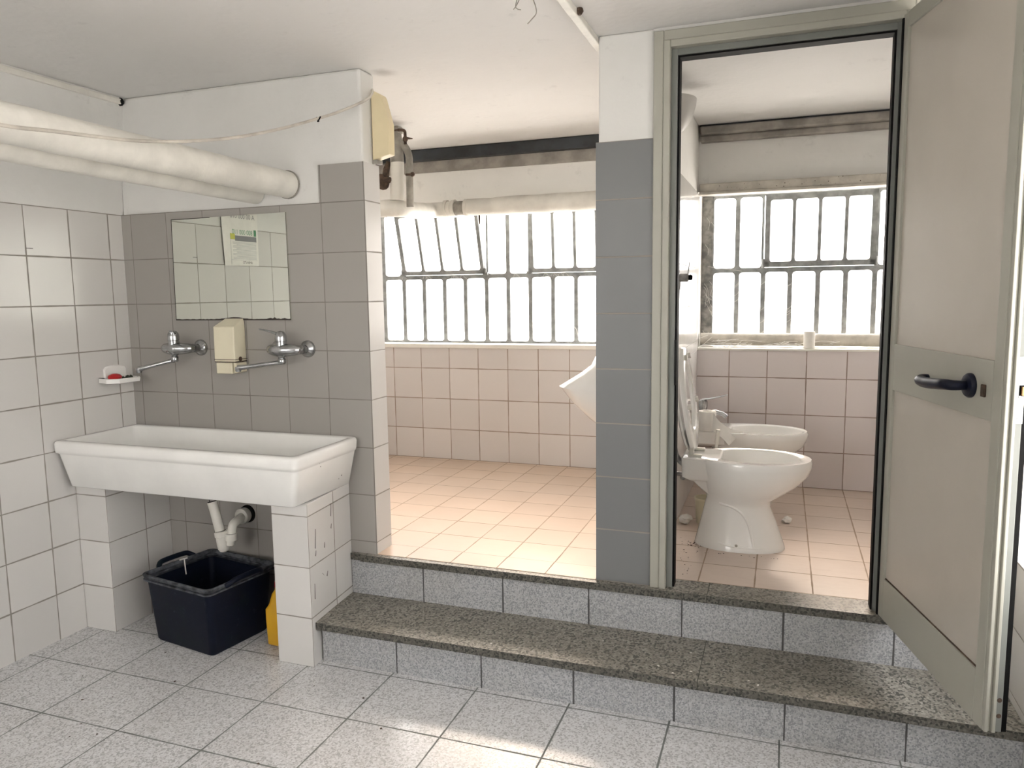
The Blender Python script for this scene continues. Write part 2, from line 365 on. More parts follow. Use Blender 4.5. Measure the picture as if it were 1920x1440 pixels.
# ------------------------------------------------------------------ steps
st = thing('entry_steps', 'two long grey speckled terrazzo steps with dark granite treads below the openings', 'steps', (2.3, -.15, 0))
MB().box(1.166, XR-.009, -.286, 0, 0, .142).build('riser', 'riser1', st)
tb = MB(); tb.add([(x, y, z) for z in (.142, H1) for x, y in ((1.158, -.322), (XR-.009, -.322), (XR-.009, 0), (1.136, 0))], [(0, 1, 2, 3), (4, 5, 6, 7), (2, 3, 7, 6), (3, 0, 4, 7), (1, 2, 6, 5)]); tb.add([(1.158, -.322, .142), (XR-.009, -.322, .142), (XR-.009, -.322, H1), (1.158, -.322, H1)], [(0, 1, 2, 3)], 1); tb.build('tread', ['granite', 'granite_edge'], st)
MB().box(1.138, XR-.009, -.012, -.001, H1, .316).build('riser', 'riser2', st)
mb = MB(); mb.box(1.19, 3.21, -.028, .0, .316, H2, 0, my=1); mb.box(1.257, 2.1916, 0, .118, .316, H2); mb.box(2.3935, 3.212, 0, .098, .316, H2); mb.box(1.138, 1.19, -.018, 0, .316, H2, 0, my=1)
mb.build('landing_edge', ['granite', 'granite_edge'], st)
MB().box(1.257, 2.1916, .0, .130, H2-.001, H2+.0022).build('threshold', 'floor_room', st)

# ------------------------------------------------------------------ windows with steel glazing bars
YW = 1.90
def cell(mb, x0, x1, z0, z1, y=YW, hw=.0128, th=.026, r=.018, fn=None):
    outer = []; inner = []
    n = 4
    for cx, cz, a0, ox, oz in ((x1-hw-r, z1-hw-r, 0, x1, z1), (x0+hw+r, z1-hw-r, 90, x0, z1), (x0+hw+r, z0+hw+r, 180, x0, z0), (x1-hw-r, z0+hw+r, 270, x1, z0)):
        for k in range(n+1):
            a_ = R(a0+90*k/n); inner.append((cx+r*math.cos(a_), cz+r*math.sin(a_))); outer.append((ox, oz))
    f = fn or (lambda x, z, dy: (x, y+dy, z))
    rg = [[f(x, z, -th/2) for x, z in outer], [f(x, z, -th/2) for x, z in inner], [f(x, z, th/2) for x, z in inner], [f(x, z, th/2) for x, z in outer]]
    mb.loft(rg+[rg[0]], False, False)
def vent(parent, x0, x1, z0, z1, lean, n=4):
    hgt = z1-z0
    fn = lambda x, z, dy: (x, YW-.02+dy-lean*(z-z0)/hgt, z)
    mb = MB(); fw = .025 if n == 4 and x0 < 2 else .030
    xs = [x0+fw*.6+(x1-x0-1.2*fw)*k/n for k in range(n+1)]
    for k in range(n): cell(mb, xs[k], xs[k+1], z0+fw*.6, z1-fw*.6, hw=.009, fn=fn)
    for a_, b_, c_, d_ in ((x0, xs[0]+.006, z0, z1), (xs[-1]-.006, x1, z0, z1), (x0, x1, z0, z0+fw), (x0, x1, z1-fw, z1)):
        pts = [fn(x, z, dy) for x in (a_, b_) for dy in (-.016, .016) for z in (c_, d_)]
        mb.add(pts, [(0,1,3,2),(4,6,7,5),(0,4,5,1),(2,3,7,6),(0,2,6,4),(1,5,7,3)])
    o = mb.build('vent_sash', 'steel', parent)
    g = MB(); pts = [fn(x, z, dy) for x in (x0+.01, x1-.01) for dy in (-.002, .002) for z in (z0+.01, z1-.01)]
    g.add(pts, [(0,1,3,2),(4,6,7,5),(0,4,5,1),(2,3,7,6),(0,2,6,4),(1,5,7,3)]); g.build('pane', 'glass', o)
    return o
ZB, ZM, ZT = 1.104, 1.535, 1.957
w1 = sempty('window_1', (1.0, YW, ZB)); mb = MB()
xs = [.28+.1486*k for k in range(-2, 14)]; xs[0] = -.01; xs[-1] = 2.262
for a_, b_ in zip(xs[:-1], xs[1:]): cell(mb, a_, b_, ZB, ZM)
for i in (0, 1, 2, 7, 8, 13, 14): cell(mb, xs[i], xs[i+1], ZM, ZT)
mb.box(xs[3]-.01, xs[7]+.01, YW-.012, YW+.012, ZM, ZM+.012); mb.box(xs[9]-.01, xs[13]+.01, YW-.012, YW+.012, ZM, ZM+.012)
mb.build('window_frame', 'steel', w1)
vent(w1, xs[3]+.006, xs[7]-.006, ZM+.014, 1.94, .105); vent(w1, xs[9]+.006, xs[13]-.006, ZM+.014, 1.94, .03)
MB().box(-.01, 2.26, YW+.014, YW+.018, ZB, ZT).build('pane', 'glass', w1)
for xx in (xs[3], xs[7], xs[9]):
    MB().tube([(xx, YW-.03, ZM+.012), (xx, YW-.03, ZM+.05)], .009, 10).box(xx-.016, xx+.016, YW-.036, YW-.01, ZM+.006, ZM+.024).build('hinge', 'steel', w1)
w2 = sempty('window_2', (3.0, YW, ZB)); mb = MB()
xt = [2.428, 2.572, 2.716, 2.86, 3.006, 3.148, 3.293, 3.44, 3.53]
for a_, b_ in zip(xt[:-1], xt[1:]): cell(mb, a_, b_, ZB, ZM)
for i in (0, 1, 6, 7): cell(mb, xt[i], xt[i+1], ZM, ZT)
mb.box(xt[2], xt[6], YW-.012, YW+.012, ZM, ZM+.012); mb.box(xt[2], xt[6], YW-.012, YW+.012, 1.948, ZT)
mb.build('window_frame', 'steel', w2)
MB().box(2.375, 2.436, YW-.02, YW+.02, ZB, ZT).build('corner_post', 'steel_dirty', w2)
vent(w2, xt[2]+.006, xt[6]-.003, ZM+.014, 1.945, .045)
MB().box(2.375, 3.53, YW+.014, YW+.018, ZB, ZT).build('pane', 'glass', w2)
for xx in (xt[2], xt[6]):
    MB().tube([(xx, YW-.03, ZM+.01), (xx, YW-.03, ZM+.06)], .008, 10).build('hinge', 'steel', w2)

# beams under the ceiling in front of the windows
tag(MB().box(0.0, 2.262, 1.60, 1.665, 2.236, ZC-.001).build('ceiling_beam', 'beam', bevel=.004), 'dark blue-black beam along the ceiling above the left window', 'beam')
bm_ = thing('ceiling_ledge', 'stepped grey dusty beam under the ceiling above the toilet window', 'beam', (3.0, 1.6, 2.25))
MB().box(2.383, XR, 1.585, 1.665, 2.25, 2.293).build('upper_step', 'beam_grey', bm_, bevel=.008); MB().box(2.383, XR, 1.62, 1.665, 2.215, 2.25).build('lower_step', 'beam_grey', bm_, bevel=.008)
MB().box(2.383, XR, 1.60, 1.665, 2.293, ZC-.001).build('gap_shade', 'beam', bm_)  # solid dark strip in place of the shaded gap over the beam
MB().box(0.0, 2.262, 1.652, 1.668, 2.17, 2.236).build('shutter_strip', 'beam_grey', None)
tag(bpy.data.objects['shutter_strip'], 'grey flat strip just below the dark ceiling beam', 'strip')
lb = thing('boxed_pipe', 'white speckled box section running along the top of the toilet window', 'pipe cover', (3.0, 1.62, 1.94))
mb = MB(); mb.box(2.32+.063, XR, 1.60, 1.668, 1.948, 1.995); mb.box(2.32+.063, XR, 1.59, 1.66, 1.935, 1.950); mb.build('box_section', 'pipe_old', lb, bevel=.005)
mb = MB()
for k in range(46):
    x = 2.45+random.random()*1.0; z = 1.953+random.random()*.038; r_ = .0012+random.random()*.0022
    if random.random() < .4 and x < 2.9: continue
    mb.lathe([(r_, 0), (r_*.6, .0012)], (x, 1.6005, z), (0, -1, 0), 7)
o = mb.build('fly_specks', 'rust', lb); o['kind'] = 'stuff'

# ------------------------------------------------------------------ toilet door frame and door leaf
fr = sempty('trim_1', (2.8, 0, H2))
def frame_ring(mb, x0, x1, zt, w_, y0, y1):   # three sides, mitre-less
    mb.box(x0, x0+w_, y0, y1, H2, zt); mb.box(x1-w_, x1, y0, y1, H2, zt); mb.box(x0+w_, x1-w_, y0, y1, zt-w_, zt)
mb = MB(); frame_ring(mb, 2.394, 3.215, 2.289, .034, -.012, .05); mb.build('frame_face', 'alu', fr, bevel=.003)
mb = MB(); frame_ring(mb, 2.428, 3.181, 2.255, .023, -.018, .05); mb.build('frame_lip', 'alu', fr, bevel=.003)
mb = MB(); frame_ring(mb, 2.451, 3.158, 2.232, .021, .012, .075); mb.build('frame_rebate', 'alu_dark', fr, bevel=.001)  # darker aluminium puts the shade of the reveal into the colour
mb = MB(); frame_ring(mb, 2.472, 3.137, 2.211, .006, .02, .07); mb.build('rubber_seal', 'black', fr)
mb = MB(); mb.box(2.4725, 2.476, .006, .02, 1.09, 1.25); mb.build('strike_slot', 'black', fr)
# leaf: built along +s from the hinge, thickness t to the right of its visible face, then rotated
HX, HY = 3.148, -.034
th_ = math.atan2(-.656, .161)
DM = Matrix.Translation((HX, HY, 0)) @ Matrix.Rotation(th_, 4, 'Z')
door = sempty('door_1', (HX, HY, .356), 'open cream aluminium panel door with dark lever handle')
ZD0, ZD1, LW = .354, 2.236, .678
def leaf(mb): return mb.xf(DM)
# local: x = along leaf, y = +normal (to the right side), visible face at y=0
mb = MB(); mb.box(.0, .04, 0, .045, ZD0, ZD1); leaf(mb).build('hinge_stile', 'alu', door, bevel=.002)
mb = MB(); mb.box(.628, LW-.01, 0, .045, ZD0, ZD1); leaf(mb).build('lock_stile', 'alu', door, bevel=.002)
for z0, z1 in ((ZD0, .488), (1.104, 1.248), (2.19, ZD1)):
    mb = MB(); mb.box(.04, .628, .0, .045, z0, z1); leaf(mb).build('rail', 'alu', door, bevel=.0015)
for z0, z1 in ((.488, 1.104), (1.248, 2.19)):
    mb = MB(); mb.box(.04, .628, .007, .038, z0, z1); leaf(mb).build('panel', 'panel', door)
mb = MB(); mb.box(.0385, .6295, .0045, .0075, .488, .4915); leaf(mb).build('shadow_gap', 'rust', door)  # solid dark strip drawn for the shadow in the panel joint
mb = MB()
mb.box(LW-.010, LW+.004, .002, .010, ZD0, ZD1); mb.box(LW-.010, LW-.002, .010, .018, ZD0, ZD1); mb.box(LW-.010, LW+.006, .018, .026, ZD0, ZD1)
leaf(mb).build('edge_profile', 'alu', door, bevel=.0015)
mb = MB(); mb.box(LW-.010, LW+.001, .026, .042, ZD0, ZD1); leaf(mb).build('edge_channel', 'alu_dark', door, bevel=.0015)
mb = MB(); mb.box(LW-.012, LW-.001, .042, .054, ZD0, ZD1); leaf(mb).build('rubber_seal', 'black', door)
mb = MB(); mb.box(-.004, .006, -.004, .04, ZD0+.0, ZD1-.01); leaf(mb).build('hinge_seal', 'black', door)
mb = MB(); mb.box(LW+.000, LW+.004, .023, .042, 1.108, 1.262); lp = leaf(mb).build('lock_plate', 'screw', door, bevel=.001)
mb = MB(); mb.box(LW+.003, LW+.0048, .030, .043, 1.172, 1.197); leaf(mb).build('latch_hole', 'black', lp)
mb = MB(); mb.box(LW+.004, LW+.011, .033, .043, 1.174, 1.194); leaf(mb).build('latch_bolt', 'brass', lp, bevel=.001)
for z in (1.120, 1.170, 1.253):
    mb = MB(); mb.lathe([(.0035, 0), (.003, .0012)], (LW+.004, .032, z), (1, 0, 0), 12); leaf(mb).build('screw', 'chrome_dull', lp)
for z in (.395, .435):
    mb = MB(); mb.lathe([(.006, 0), (.005, .001)], (LW+.001, .034, z), (1, 0, 0), 12); leaf(mb).build('drain_cap', 'rust', door)
hd = None
mb = MB(); mb.lathe([(.031, 0), (.031, .006), (.027, .011), (.016, .013)], (.525, 0, 1.178), (0, -1, 0), 28)
hd = leaf(mb).build('handle_rose', 'handle', door, smooth=True)
pts = crom([(.525, -.005, 1.178), (.525, -.040, 1.178), (.505, -.052, 1.178), (.46, -.053, 1.174), (.40, -.053, 1.170), (.355, -.050, 1.171), (.335, -.036, 1.173), (.334, -.020, 1.174)], 6)
mb = MB(); mb.tube(pts, [.0115+.003*math.sin(math.pi*i/(len(pts)-1)) for i in range(len(pts))], 16); leaf(mb).build('handle_lever', 'handle', hd, smooth=True, angle=60)
mb = MB(); mb.box(.583, .601, -.006, .0, 1.158, 1.188); leaf(mb).build('keyhole_cover', 'rust', door, bevel=.002)

# ------------------------------------------------------------------ sink on tiled piers
for x0, x1, lab in ((.0015, .166, 'pale tiled pier under the left end of the sink, against the left wall'), (1.001, 1.163, 'pale tiled pier under the right end of the sink, beside the steps')):
    xb = x1 if x0 < .5 else 1.133
    mb = MB(); mb.add([(x0, -.346, 0), (x1, -.346, 0), (xb, -.0005, 0), (x0, -.0005, 0), (x0, -.346, .644), (x1, -.346, .644), (xb, -.0005, .644), (x0, -.0005, .644)], [])
    for f_, m_ in (((0, 1, 5, 4), 0), ((1, 2, 6, 5), 1), ((2, 3, 7, 6), 0), ((3, 0, 4, 7), 1), ((4, 5, 6, 7), 0), ((3, 2, 1, 0), 0)): mb.f.append(f_); mb.m.append(m_)
    o = mb.build('sink_pier', ['tile_pier_f', 'tile_pier_s'], bevel=.003, loc=((x0+x1)/2, -.17, 0))
    tag(o, lab, 'pier', None)
    if x0 > .5:
        for y, z, l, a in ((-.30, .46, .075, .12), (-.30, .43, .02, .3), (-.23, .44, .02, .2), (-.17, .55, .05, .15), (-.172, .50, .018, .3), (-.318, .265, .06, .05), (-.24, .33, .02, -.8), (-.22, .32, .02, .5)):
            hw = .0027; dy = math.sin(a); dz = math.cos(a)
            fx = lambda y_: x1+(xb-x1)*(y_+.346)/.3455+.0006
            mb = MB(); mb.add([(fx(yy_), yy_, zz_) for yy_, zz_ in ((y-hw*dz*.3, z), (y+dy*l-hw*.2, z+dz*l), (y+dy*l+hw, z+dz*l*.96), (y+hw*1.6, z-.004))], [(0, 1, 2, 3)])
            mb.build('scuff_mark', 'stain', o)
sk = thing('trough_sink', 'large white ceramic trough sink resting on two tiled piers', 'sink', (.6, -.22, .645))
mb = MB()
def q(x0, x1, y0, z, r=.02, yb=-.012): return rr(x0, x1, y0, yb, r, z)
rings = [q(.045, 1.142, -.398, .645, .018), q(.040, 1.150, -.405, .650, .02), q(.012, 1.183, -.427, .785, .022), q(.011, 1.184, -.428, .789, .022),
         q(.003, 1.190, -.438, .794, .022), q(.002, 1.194, -.441, .806, .024), q(.002, 1.196, -.442, .832, .024), q(.005, 1.193, -.439, .839, .022), q(.012, 1.186, -.432, .843, .018)]
inn = [(.030, 1.166, -.410, -.034, .843, .022), (.036, 1.160, -.404, -.040, .838, .024), (.050, 1.146, -.392, -.050, .78, .032), (.066, 1.130, -.378, -.064, .70, .045), (.10, 1.10, -.35, -.09, .680, .05), (.3, .9, -.25, -.17, .676, .03)]
rings += [rr(a[0], a[1], a[2], a[3], a[5], a[4]) for a in inn]
mb.loft(rings); sb = mb.build('basin', 'sink', sk, smooth=True, angle=50)
for y, z in ((-.28, .79), (-.27, .775), (-.262, .795), (-.10, .70), (-.118, .690)):
    x = 1.149+(z-.650)/.135*.033+.0012
    MB().lathe([(.004 if z == .70 else .0018, 0), (.002, .001)], (x-.0006, y, z), (1, 0, -.24), 8).build('chip', 'stain', sk)

# mirror
mi = thing('wall_mirror', 'frameless old mirror with corroded lower edge above the sink', 'mirror', (.588, -.006, 1.545))
mb = MB(); mb.add([(.291, -.002, 1.763), (.888, -.002, 1.767), (.889, -.002, 1.324), (.283, -.002, 1.325), (.291, -.008, 1.763), (.888, -.008, 1.767), (.889, -.008, 1.324), (.283, -.008, 1.325)],
       [(4,5,6,7),(0,3,2,1),(0,1,5,4),(1,2,6,5),(2,3,7,6),(3,0,4,7)]); mb.build('mirror_glass', 'mirror', mi)
mb = MB(); n = 60; lo = []; hi = []
for k in range(n+1):
    x = .283+.606*k/n; h = .003+max(0, .009*math.exp(-((x-.60)/.06)**2))+random.random()*.002+.008*math.exp(-((x-.82)/.05)**2)*random.random()
    lo.append((x, -.0086, 1.323)); hi.append((x, -.0086, 1.324+h))
mb.add(lo+hi, [(k, k+1, n+2+k, n+1+k) for k in range(n)]); 
mb.add([(.282, -.0086, 1.325), (.2842, -.0086, 1.325), (.2925, -.0086, 1.763), (.290, -.0086, 1.763)], [(0, 1, 2, 3)])
mb.add([(.8865, -.0086, 1.325), (.889, -.0086, 1.325), (.888, -.0086, 1.767), (.886, -.0086, 1.767)], [(0, 1, 2, 3)])
mb.add([(.29, -.0086, 1.7605), (.50, -.0086, 1.762), (.50, -.0086, 1.7645), (.29, -.0086, 1.764)], [(0, 1, 2, 3)])
mb.build('corroded_edge', 'stain', mi)

# wall taps
def tap(cx, lever, spout, lab):
    o = thing('wall_tap', lab, 'tap', (cx, -.03, 1.2), 'single-lever taps on the wall above the sink')
    z = 1.203; L = cx-.072; Rr = cx+.072
    for x in (L, Rr):
        mb = MB(); mb.lathe([(.036, 0), (.0355, .005), (.028, .014), (.017, .022), (.0165, .030)], (x, 0, z), (0, -1, 0), 28); mb.build('escutcheon', 'chrome', o, smooth=True)
        mb = MB(); mb.lathe([(.0185, 0), (.0185, .018)], (x, -.028, z), (0, -1, 0), 6); mb.build('union_nut', 'chrome_dull', o)
    mb = MB()
    mb.tube(crom([(L, -.046, z), (L+.012, -.066, z), (L+.05, -.080, z), (cx, -.083, z), (Rr-.05, -.080, z), (Rr-.012, -.066, z), (Rr, -.046, z)], 6), [.019]*3+[.019+.009*math.sin(math.pi*k/30) for k in range(31)]+[.019]*3, 18)
    mb.build('tap_body', 'chrome', o, smooth=True, angle=60)
    mb = MB(); mb.lathe([(.012, -.036), (.020, -.022), (.022, 0), (.022, .024), (.0215, .026), (.0215, .030), (.024, .032), (.0245, .048), (.022, .062), (.014, .072), (.002, .075)], (cx, -.083, z+.004), (0, 0, 1), 26)
    hc = mb.build('cartridge', 'chrome', o, smooth=True, angle=35)
    v = Vector(lever).normalized(); c0 = Vector((cx, -.083, z+.060))
    pts = [c0+v*s_+Vector((0, 0, h)) for s_, h in ((0, 0), (.02, .007), (.04, .012), (.065, .016), (.09, .018))]
    mb = MB(); sd = v.cross(Vector((0, 0, 1))).normalized(); rg = []
    for p, w_, t_ in zip(pts, (.014, .013, .010, .009, .007), (.008, .007, .005, .004, .003)):
        rg.append([p+sd*w_*math.cos(2*math.pi*k/12)+Vector((0, 0, t_*math.sin(2*math.pi*k/12))) for k in range(12)])
    mb.loft(rg); mb.build('lever', 'chrome', o, smooth=True, angle=60)
    mb = MB(); mb.lathe([(.013, 0), (.016, .006), (.016, .022), (.012, .026)], (cx, -.083, z-.058), (0, 0, 1), 20)
    e0 = Vector((cx, -.083, z-.050)); e1 = Vector(spout)
    mb.tube([e0+(e1-e0)*k/6 for k in range(7)], [.0095, .009, .009, .009, .009, .010, .012], 14)
    mb.lathe([(.011, 0), (.0125, .005), (.0125, .02)], e1+Vector((0, 0, -.016)), (0, 0, 1), 14)
    mb.build('spout', 'chrome', o, smooth=True, angle=50)
    return o
tap(.332, (.8, -1, .02), (.205, -.16, 1.118), 'left wall tap, its long spout swung towards the soap dish')
tap(.889, (-1, -.25, .10), (.702, -.125, 1.130), 'right wall tap, its lever and spout turned left towards the soap dispenser')

# soap dispenser
sd_ = thing('soap_dispenser', 'cream plastic soap dispenser on the wall between the two taps', 'dispenser', (.6, -.03, 1.1))
x0, x1 = .545, .652
mb = MB(); mb.loft([[(x, y, z) for x, y, z in ((x0+.004, -.002, 1.150), (x0, -.082, 1.150), (x1, -.082, 1.150), (x1-.004, -.002, 1.150))],
    [(x0+.004, -.002, 1.300), (x0, -.080, 1.298), (x1, -.080, 1.298), (x1-.004, -.002, 1.300)], [(x0+.006, -.002, 1.331), (x0+.006, -.008, 1.331), (x1-.006, -.008, 1.331), (x1-.006, -.002, 1.331)]])
mb.build('cover', 'cream', sd_, bevel=.004)
mb = MB(); mb.box(x0+.001, x1-.001, -.081, -.002, 1.147, 1.1495); mb.box(x0-.0005, x1+.0005, -.0832, -.002, 1.158, 1.160); mb.build('groove', 'rust', sd_)
mb = MB(); mb.box(x0+.004, x1-.022, -.077, -.002, 1.098, 1.146); mb.box(x1-.020, x1-.004, -.070, -.002, 1.102, 1.146); mb.build('push_bar', 'cream', sd_, bevel=.003)
mb = MB(); mb.lathe([(.010, 0), (.010, .002)], (x1+.000, -.048, 1.160), (1, 0, 0), 20); mb.build('lock_button', 'rust', sd_, smooth=True)

# soap dish
di = thing('soap_dish', 'small white ceramic soap dish fixed to the left wall beside the corner', 'soap dish', (0, -.12, 1.06))
mb = MB(); mb.loft([[(.0005, y, z) for y, z in ((-.160, 1.066), (-.160, 1.112), (-.150, 1.122), (-.12, 1.127), (-.08, 1.127), (-.055, 1.122), (-.048, 1.112), (-.048, 1.066))], [(.012, y, z) for y, z in ((-.160, 1.066), (-.160, 1.108), (-.150, 1.118), (-.12, 1.123), (-.08, 1.123), (-.055, 1.118), (-.048, 1.108), (-.048, 1.066))]])
mb.build('back_plate', 'ceramic', di, smooth=True, angle=40)
tr_ = lambda s_, z: [(.003, -.19+s_, z), (.075-s_, -.215+s_, z), (.118-s_, -.185+s_, z), (.122-s_, -.075-s_, z), (.10-s_, -.052-s_, z), (.003, -.045-s_, z)]
mb = MB(); mb.loft([tr_(.012, 1.052), tr_(.002, 1.056), tr_(0, 1.072), tr_(.003, 1.076), tr_(.010, 1.075), tr_(.014, 1.066)]); mb.build('tray', 'ceramic', di, smooth=True, angle=40)
so = thing('soap_bar', 'shiny red soap scrap lying in the soap dish', 'soap', (.05, -.14, 1.066))
mb = MB(); c0 = Vector((.055, -.150, 1.066)); mb.lathe([(.014, 0), (.023, .005), (.026, .014), (.020, .023), (.008, .028)], c0, (0, 0, 1), 16); mb.xf(Matrix.Translation(c0) @ Matrix.Diagonal((1, 1.25, 1, 1)) @ Matrix.Translation(-c0)); mb.build('soap', 'red', so, smooth=True)
mb = MB()
for k in range(5):
    c0 = Vector((.06+.012*(k % 2), -.112+.011*k, 1.070)); mb.lathe([(.004, -.004), (.009, 0), (.007, .006), (.003, .009+.002*(k % 3))], c0, (random.uniform(-.4, .4), random.uniform(-.4, .4), 1), 7)
tag(mb.build('steel_wool', 'dark_green', loc=(.06, -.1, 1.066)), 'dark crumpled scrap beside the red soap in the soap dish', 'scrap')

# siphon under the sink
sp = thing('drain_trap', 'white plastic drain trap hanging under the sink, plugged into the wall', 'drain pipe', (.6, -.13, .45))
mb = MB(); mb.tube([(.556, -.16, .556), (.566, -.16, .52), (.590, -.16, .425)], [.0215, .0205, .0205], 20, caps=True); mb.build('tail_pipe', 'pvc', sp, smooth=True)
MB().lathe([(.019, 0), (.019, .001)], (.5559, -.16, .5565), (-.2, 0, 1), 20).build('open_end', 'black', sp)
MB().lathe([(.0235, -.002), (.0235, .002)], (.588, -.16, .430), (-.2, 0, 1), 20).build('seam', 'black', sp)
MB().tube([(.541, -.16, .645), (.541, -.16, .553)], .0012, 6).build('hanging_thread', 'black', sp)
mb = MB(); mb.lathe([(.004, -.006), (.018, 0), (.024, .012), (.026, .03), (.026, .062), (.029, .064), (.029, .085), (.025, .088)], (.604, -.16, .345), (-.12, 0, 1), 22); mb.build('trap_cup', 'pvc', sp, smooth=True, angle=35)
mb = MB(); mb.tube(crom([(.625, -.15, .372), (.635, -.145, .42), (.634, -.13, .455), (.625, -.09, .462), (.612, -.055, .462), (.604, -.02, .462)], 5), .0185, 18); mb.lathe([(.025, 0), (.025, .03)], (.634, -.148, .392), (.02, .02, 1), 18); mb.build('return_pipe', 'pvc', sp, smooth=True, angle=60)
mb = MB(); mb.lathe([(.032, 0), (.034, .004), (.034, .030), (.026, .036)], (.603, -.012, .462), (0, -1, 0), 26); mb.build('wall_coupling', 'pvc', sp, smooth=True, angle=35)
mb = MB(); mb.lathe([(.040, 0), (.038, .010)], (.606, -.0, .464), (0, -1, 0), 26); mb.build('rubber_ring', 'black', sp)

# crate
ux = Vector((.986, -.165, 0)); uy = Vector((.165, .986, 0)); c00 = Vector((.352, -.372, 0))
cc = c00+ux*.205+uy*.178
cr = thing('plastic_crate', 'dusty dark blue plastic crate on the floor under the sink', 'crate', (cc.x, cc.y, 0))
def crr(hx, hy, r, z, n=5):
    return [cc+ux*p[0]+uy*p[1]+Vector((0, 0, z)) for p in rr(-hx, hx, -hy, hy, r, 0, n)]
mb = MB(); mb.loft([crr(.168, .142, .02, .002), crr(.174, .148, .022, .010), crr(.192, .166, .024, .262), crr(.186, .160, .02, .262), crr(.168, .142, .02, .014), crr(.10, .08, .02, .012)], True, True); mb.build('crate_body', 'crate', cr, smooth=True, angle=40)
mb = MB(); mb.loft([crr(.191, .165, .024, .262), crr(.204, .178, .026, .264), crr(.205, .179, .028, .270), crr(.197, .171, .028, .273), crr(.203, .177, .028, .277), crr(.207, .181, .03, .289), crr(.205, .179, .028, .292), crr(.197, .171, .026, .292), crr(.190, .164, .024, .28)], False, False); mb.build('rim', 'crate_dust', cr, smooth=True, angle=40)
for s_ in (1, -1):
    mb = MB(); p = [cc+ux*(s_*x)+uy*y+Vector((0, 0, z)) for x, y, z in ((.206, -.09, .282), (.222, -.075, .295), (.228, -.05, .303), (.228, .05, .303), (.222, .075, .295), (.206, .09, .282))]
    mb.tube(crom(p, 4), .011, 10); mb.build('crate_handle', 'crate', cr, smooth=True)
    mb = MB(); 
mb = MB(); v0 = cc-ux*.110+uy*.0; 
mb.tube([cc+ux*(-.186)+uy*.02+Vector((0, 0, .291)), cc+ux*(-.184)+uy*.022+Vector((0, 0, .225))], .003, 7); mb.tube([cc+ux*(-.19)+uy*.0+Vector((0, 0, .295)), cc+ux*(-.186)+uy*.035+Vector((0, 0, .294))], .0035, 7); mb.build('paint_drip', 'chip', cr)

# yellow bottle behind the right pier
yb = thing('yellow_bottle', 'yellow plastic bottle mostly hidden behind the right sink pier', 'bottle', (.905, -.21, 0))
cy = Vector((.915, -.21, 0))
def yr(hx, hy, r, z): return [(cy.x+p[0], cy.y+p[1], z) for p in rr(-hx, hx, -hy, hy, r, 0)]
mb = MB(); mb.loft([yr(.036, .034, .012, .002), yr(.044, .042, .016, .010), yr(.047, .045, .018, .10), yr(.047, .045, .018, .155), yr(.043, .041, .018, .162), yr(.036, .034, .018, .175), yr(.026, .026, .016, .215), yr(.016, .016, .012, .232), yr(.015, .015, .012, .246)]); mb.build('bottle_body', 'yellow', yb, smooth=True, angle=40)
mb = MB(); mb.lathe([(.018, 0), (.018, .02), (.016, .022)], (cy.x, cy.y, .244), (0, 0, 1), 18); mb.build('cap', 'red', yb)

# ------------------------------------------------------------------ pipes, conduits and cables of the front room
def pipe(name, a, b_, r, mat, lab, cat, n=28, wob=0.):
    a = Vector(a); b_ = Vector(b_); K = 40
    pts = [a.lerp(b_, k/K)+Vector((random.uniform(-wob, wob), 0, random.uniform(-wob, wob))) for k in range(K+1)]
    o = MB().tube(pts, r, n).build(name, mat, smooth=True, angle=60, loc=tuple(a)); return tag(o, lab, cat)
pipe('ceiling_pipe', (.897, .004, 1.878), (.88, YR, 1.90), .054, 'pipe_paint', 'thick white painted pipe entering the wall above the mirror, nearer the camera', 'pipe', wob=.0009)
o = bpy.data.objects['ceiling_pipe']
pipe('ceiling_pipe', (.735, .004, 1.853), (.72, YR, 1.875), .044, 'pipe_paint', 'thinner white painted pipe just behind and below the thick one', 'pipe', wob=.0007)
mb = MB(); mb.tube([(.897, -.001, 1.878), (.897, .004, 1.878)], [.058, .058], 28); mb.build('wall_ring', 'pipe_grey', o)
# conduit in the corner of the left wall and ceiling
o = MB().box(.035, .062, -2.6, .0, 2.272, 2.296).build('cable_duct', 'pipe_paint', bevel=.004); tag(o, 'thin white conduit in the corner of left wall and ceiling, with burnt end', 'cable duct')
MB().lathe([(.016, 0), (.019, .008), (.012, .018)], (.050, .000, 2.284), (0, -1, 0), 9).build('burnt_end', 'black', o)
MB().box(.03, .034, -2.6, -.0, 2.297, 2.3025).build('shadow_crack', 'rust', o)  # thin dark strip drawn for the shadow line over the duct
# trunking between the pillar and the camera, on the ceiling
o = thing('ceiling_trunking', 'narrow white cable trunking on the ceiling running to the pillar top', 'cable duct', (2.18, -.3, ZC))
MB().box(2.170, 2.198, -2.4, .10, 2.281, ZC).build('duct', 'pipe_paint', o, bevel=.003)
MB().lathe([(.010, 0), (.013, .01), (.006, .02)], (2.204, -.27, 2.303), (0, 0, -1), 9).build('knockout', 'rust', o)
MB().box(2.166, 2.170, -.225, -.208, 2.288, 2.30).build('clip', 'rust', o)
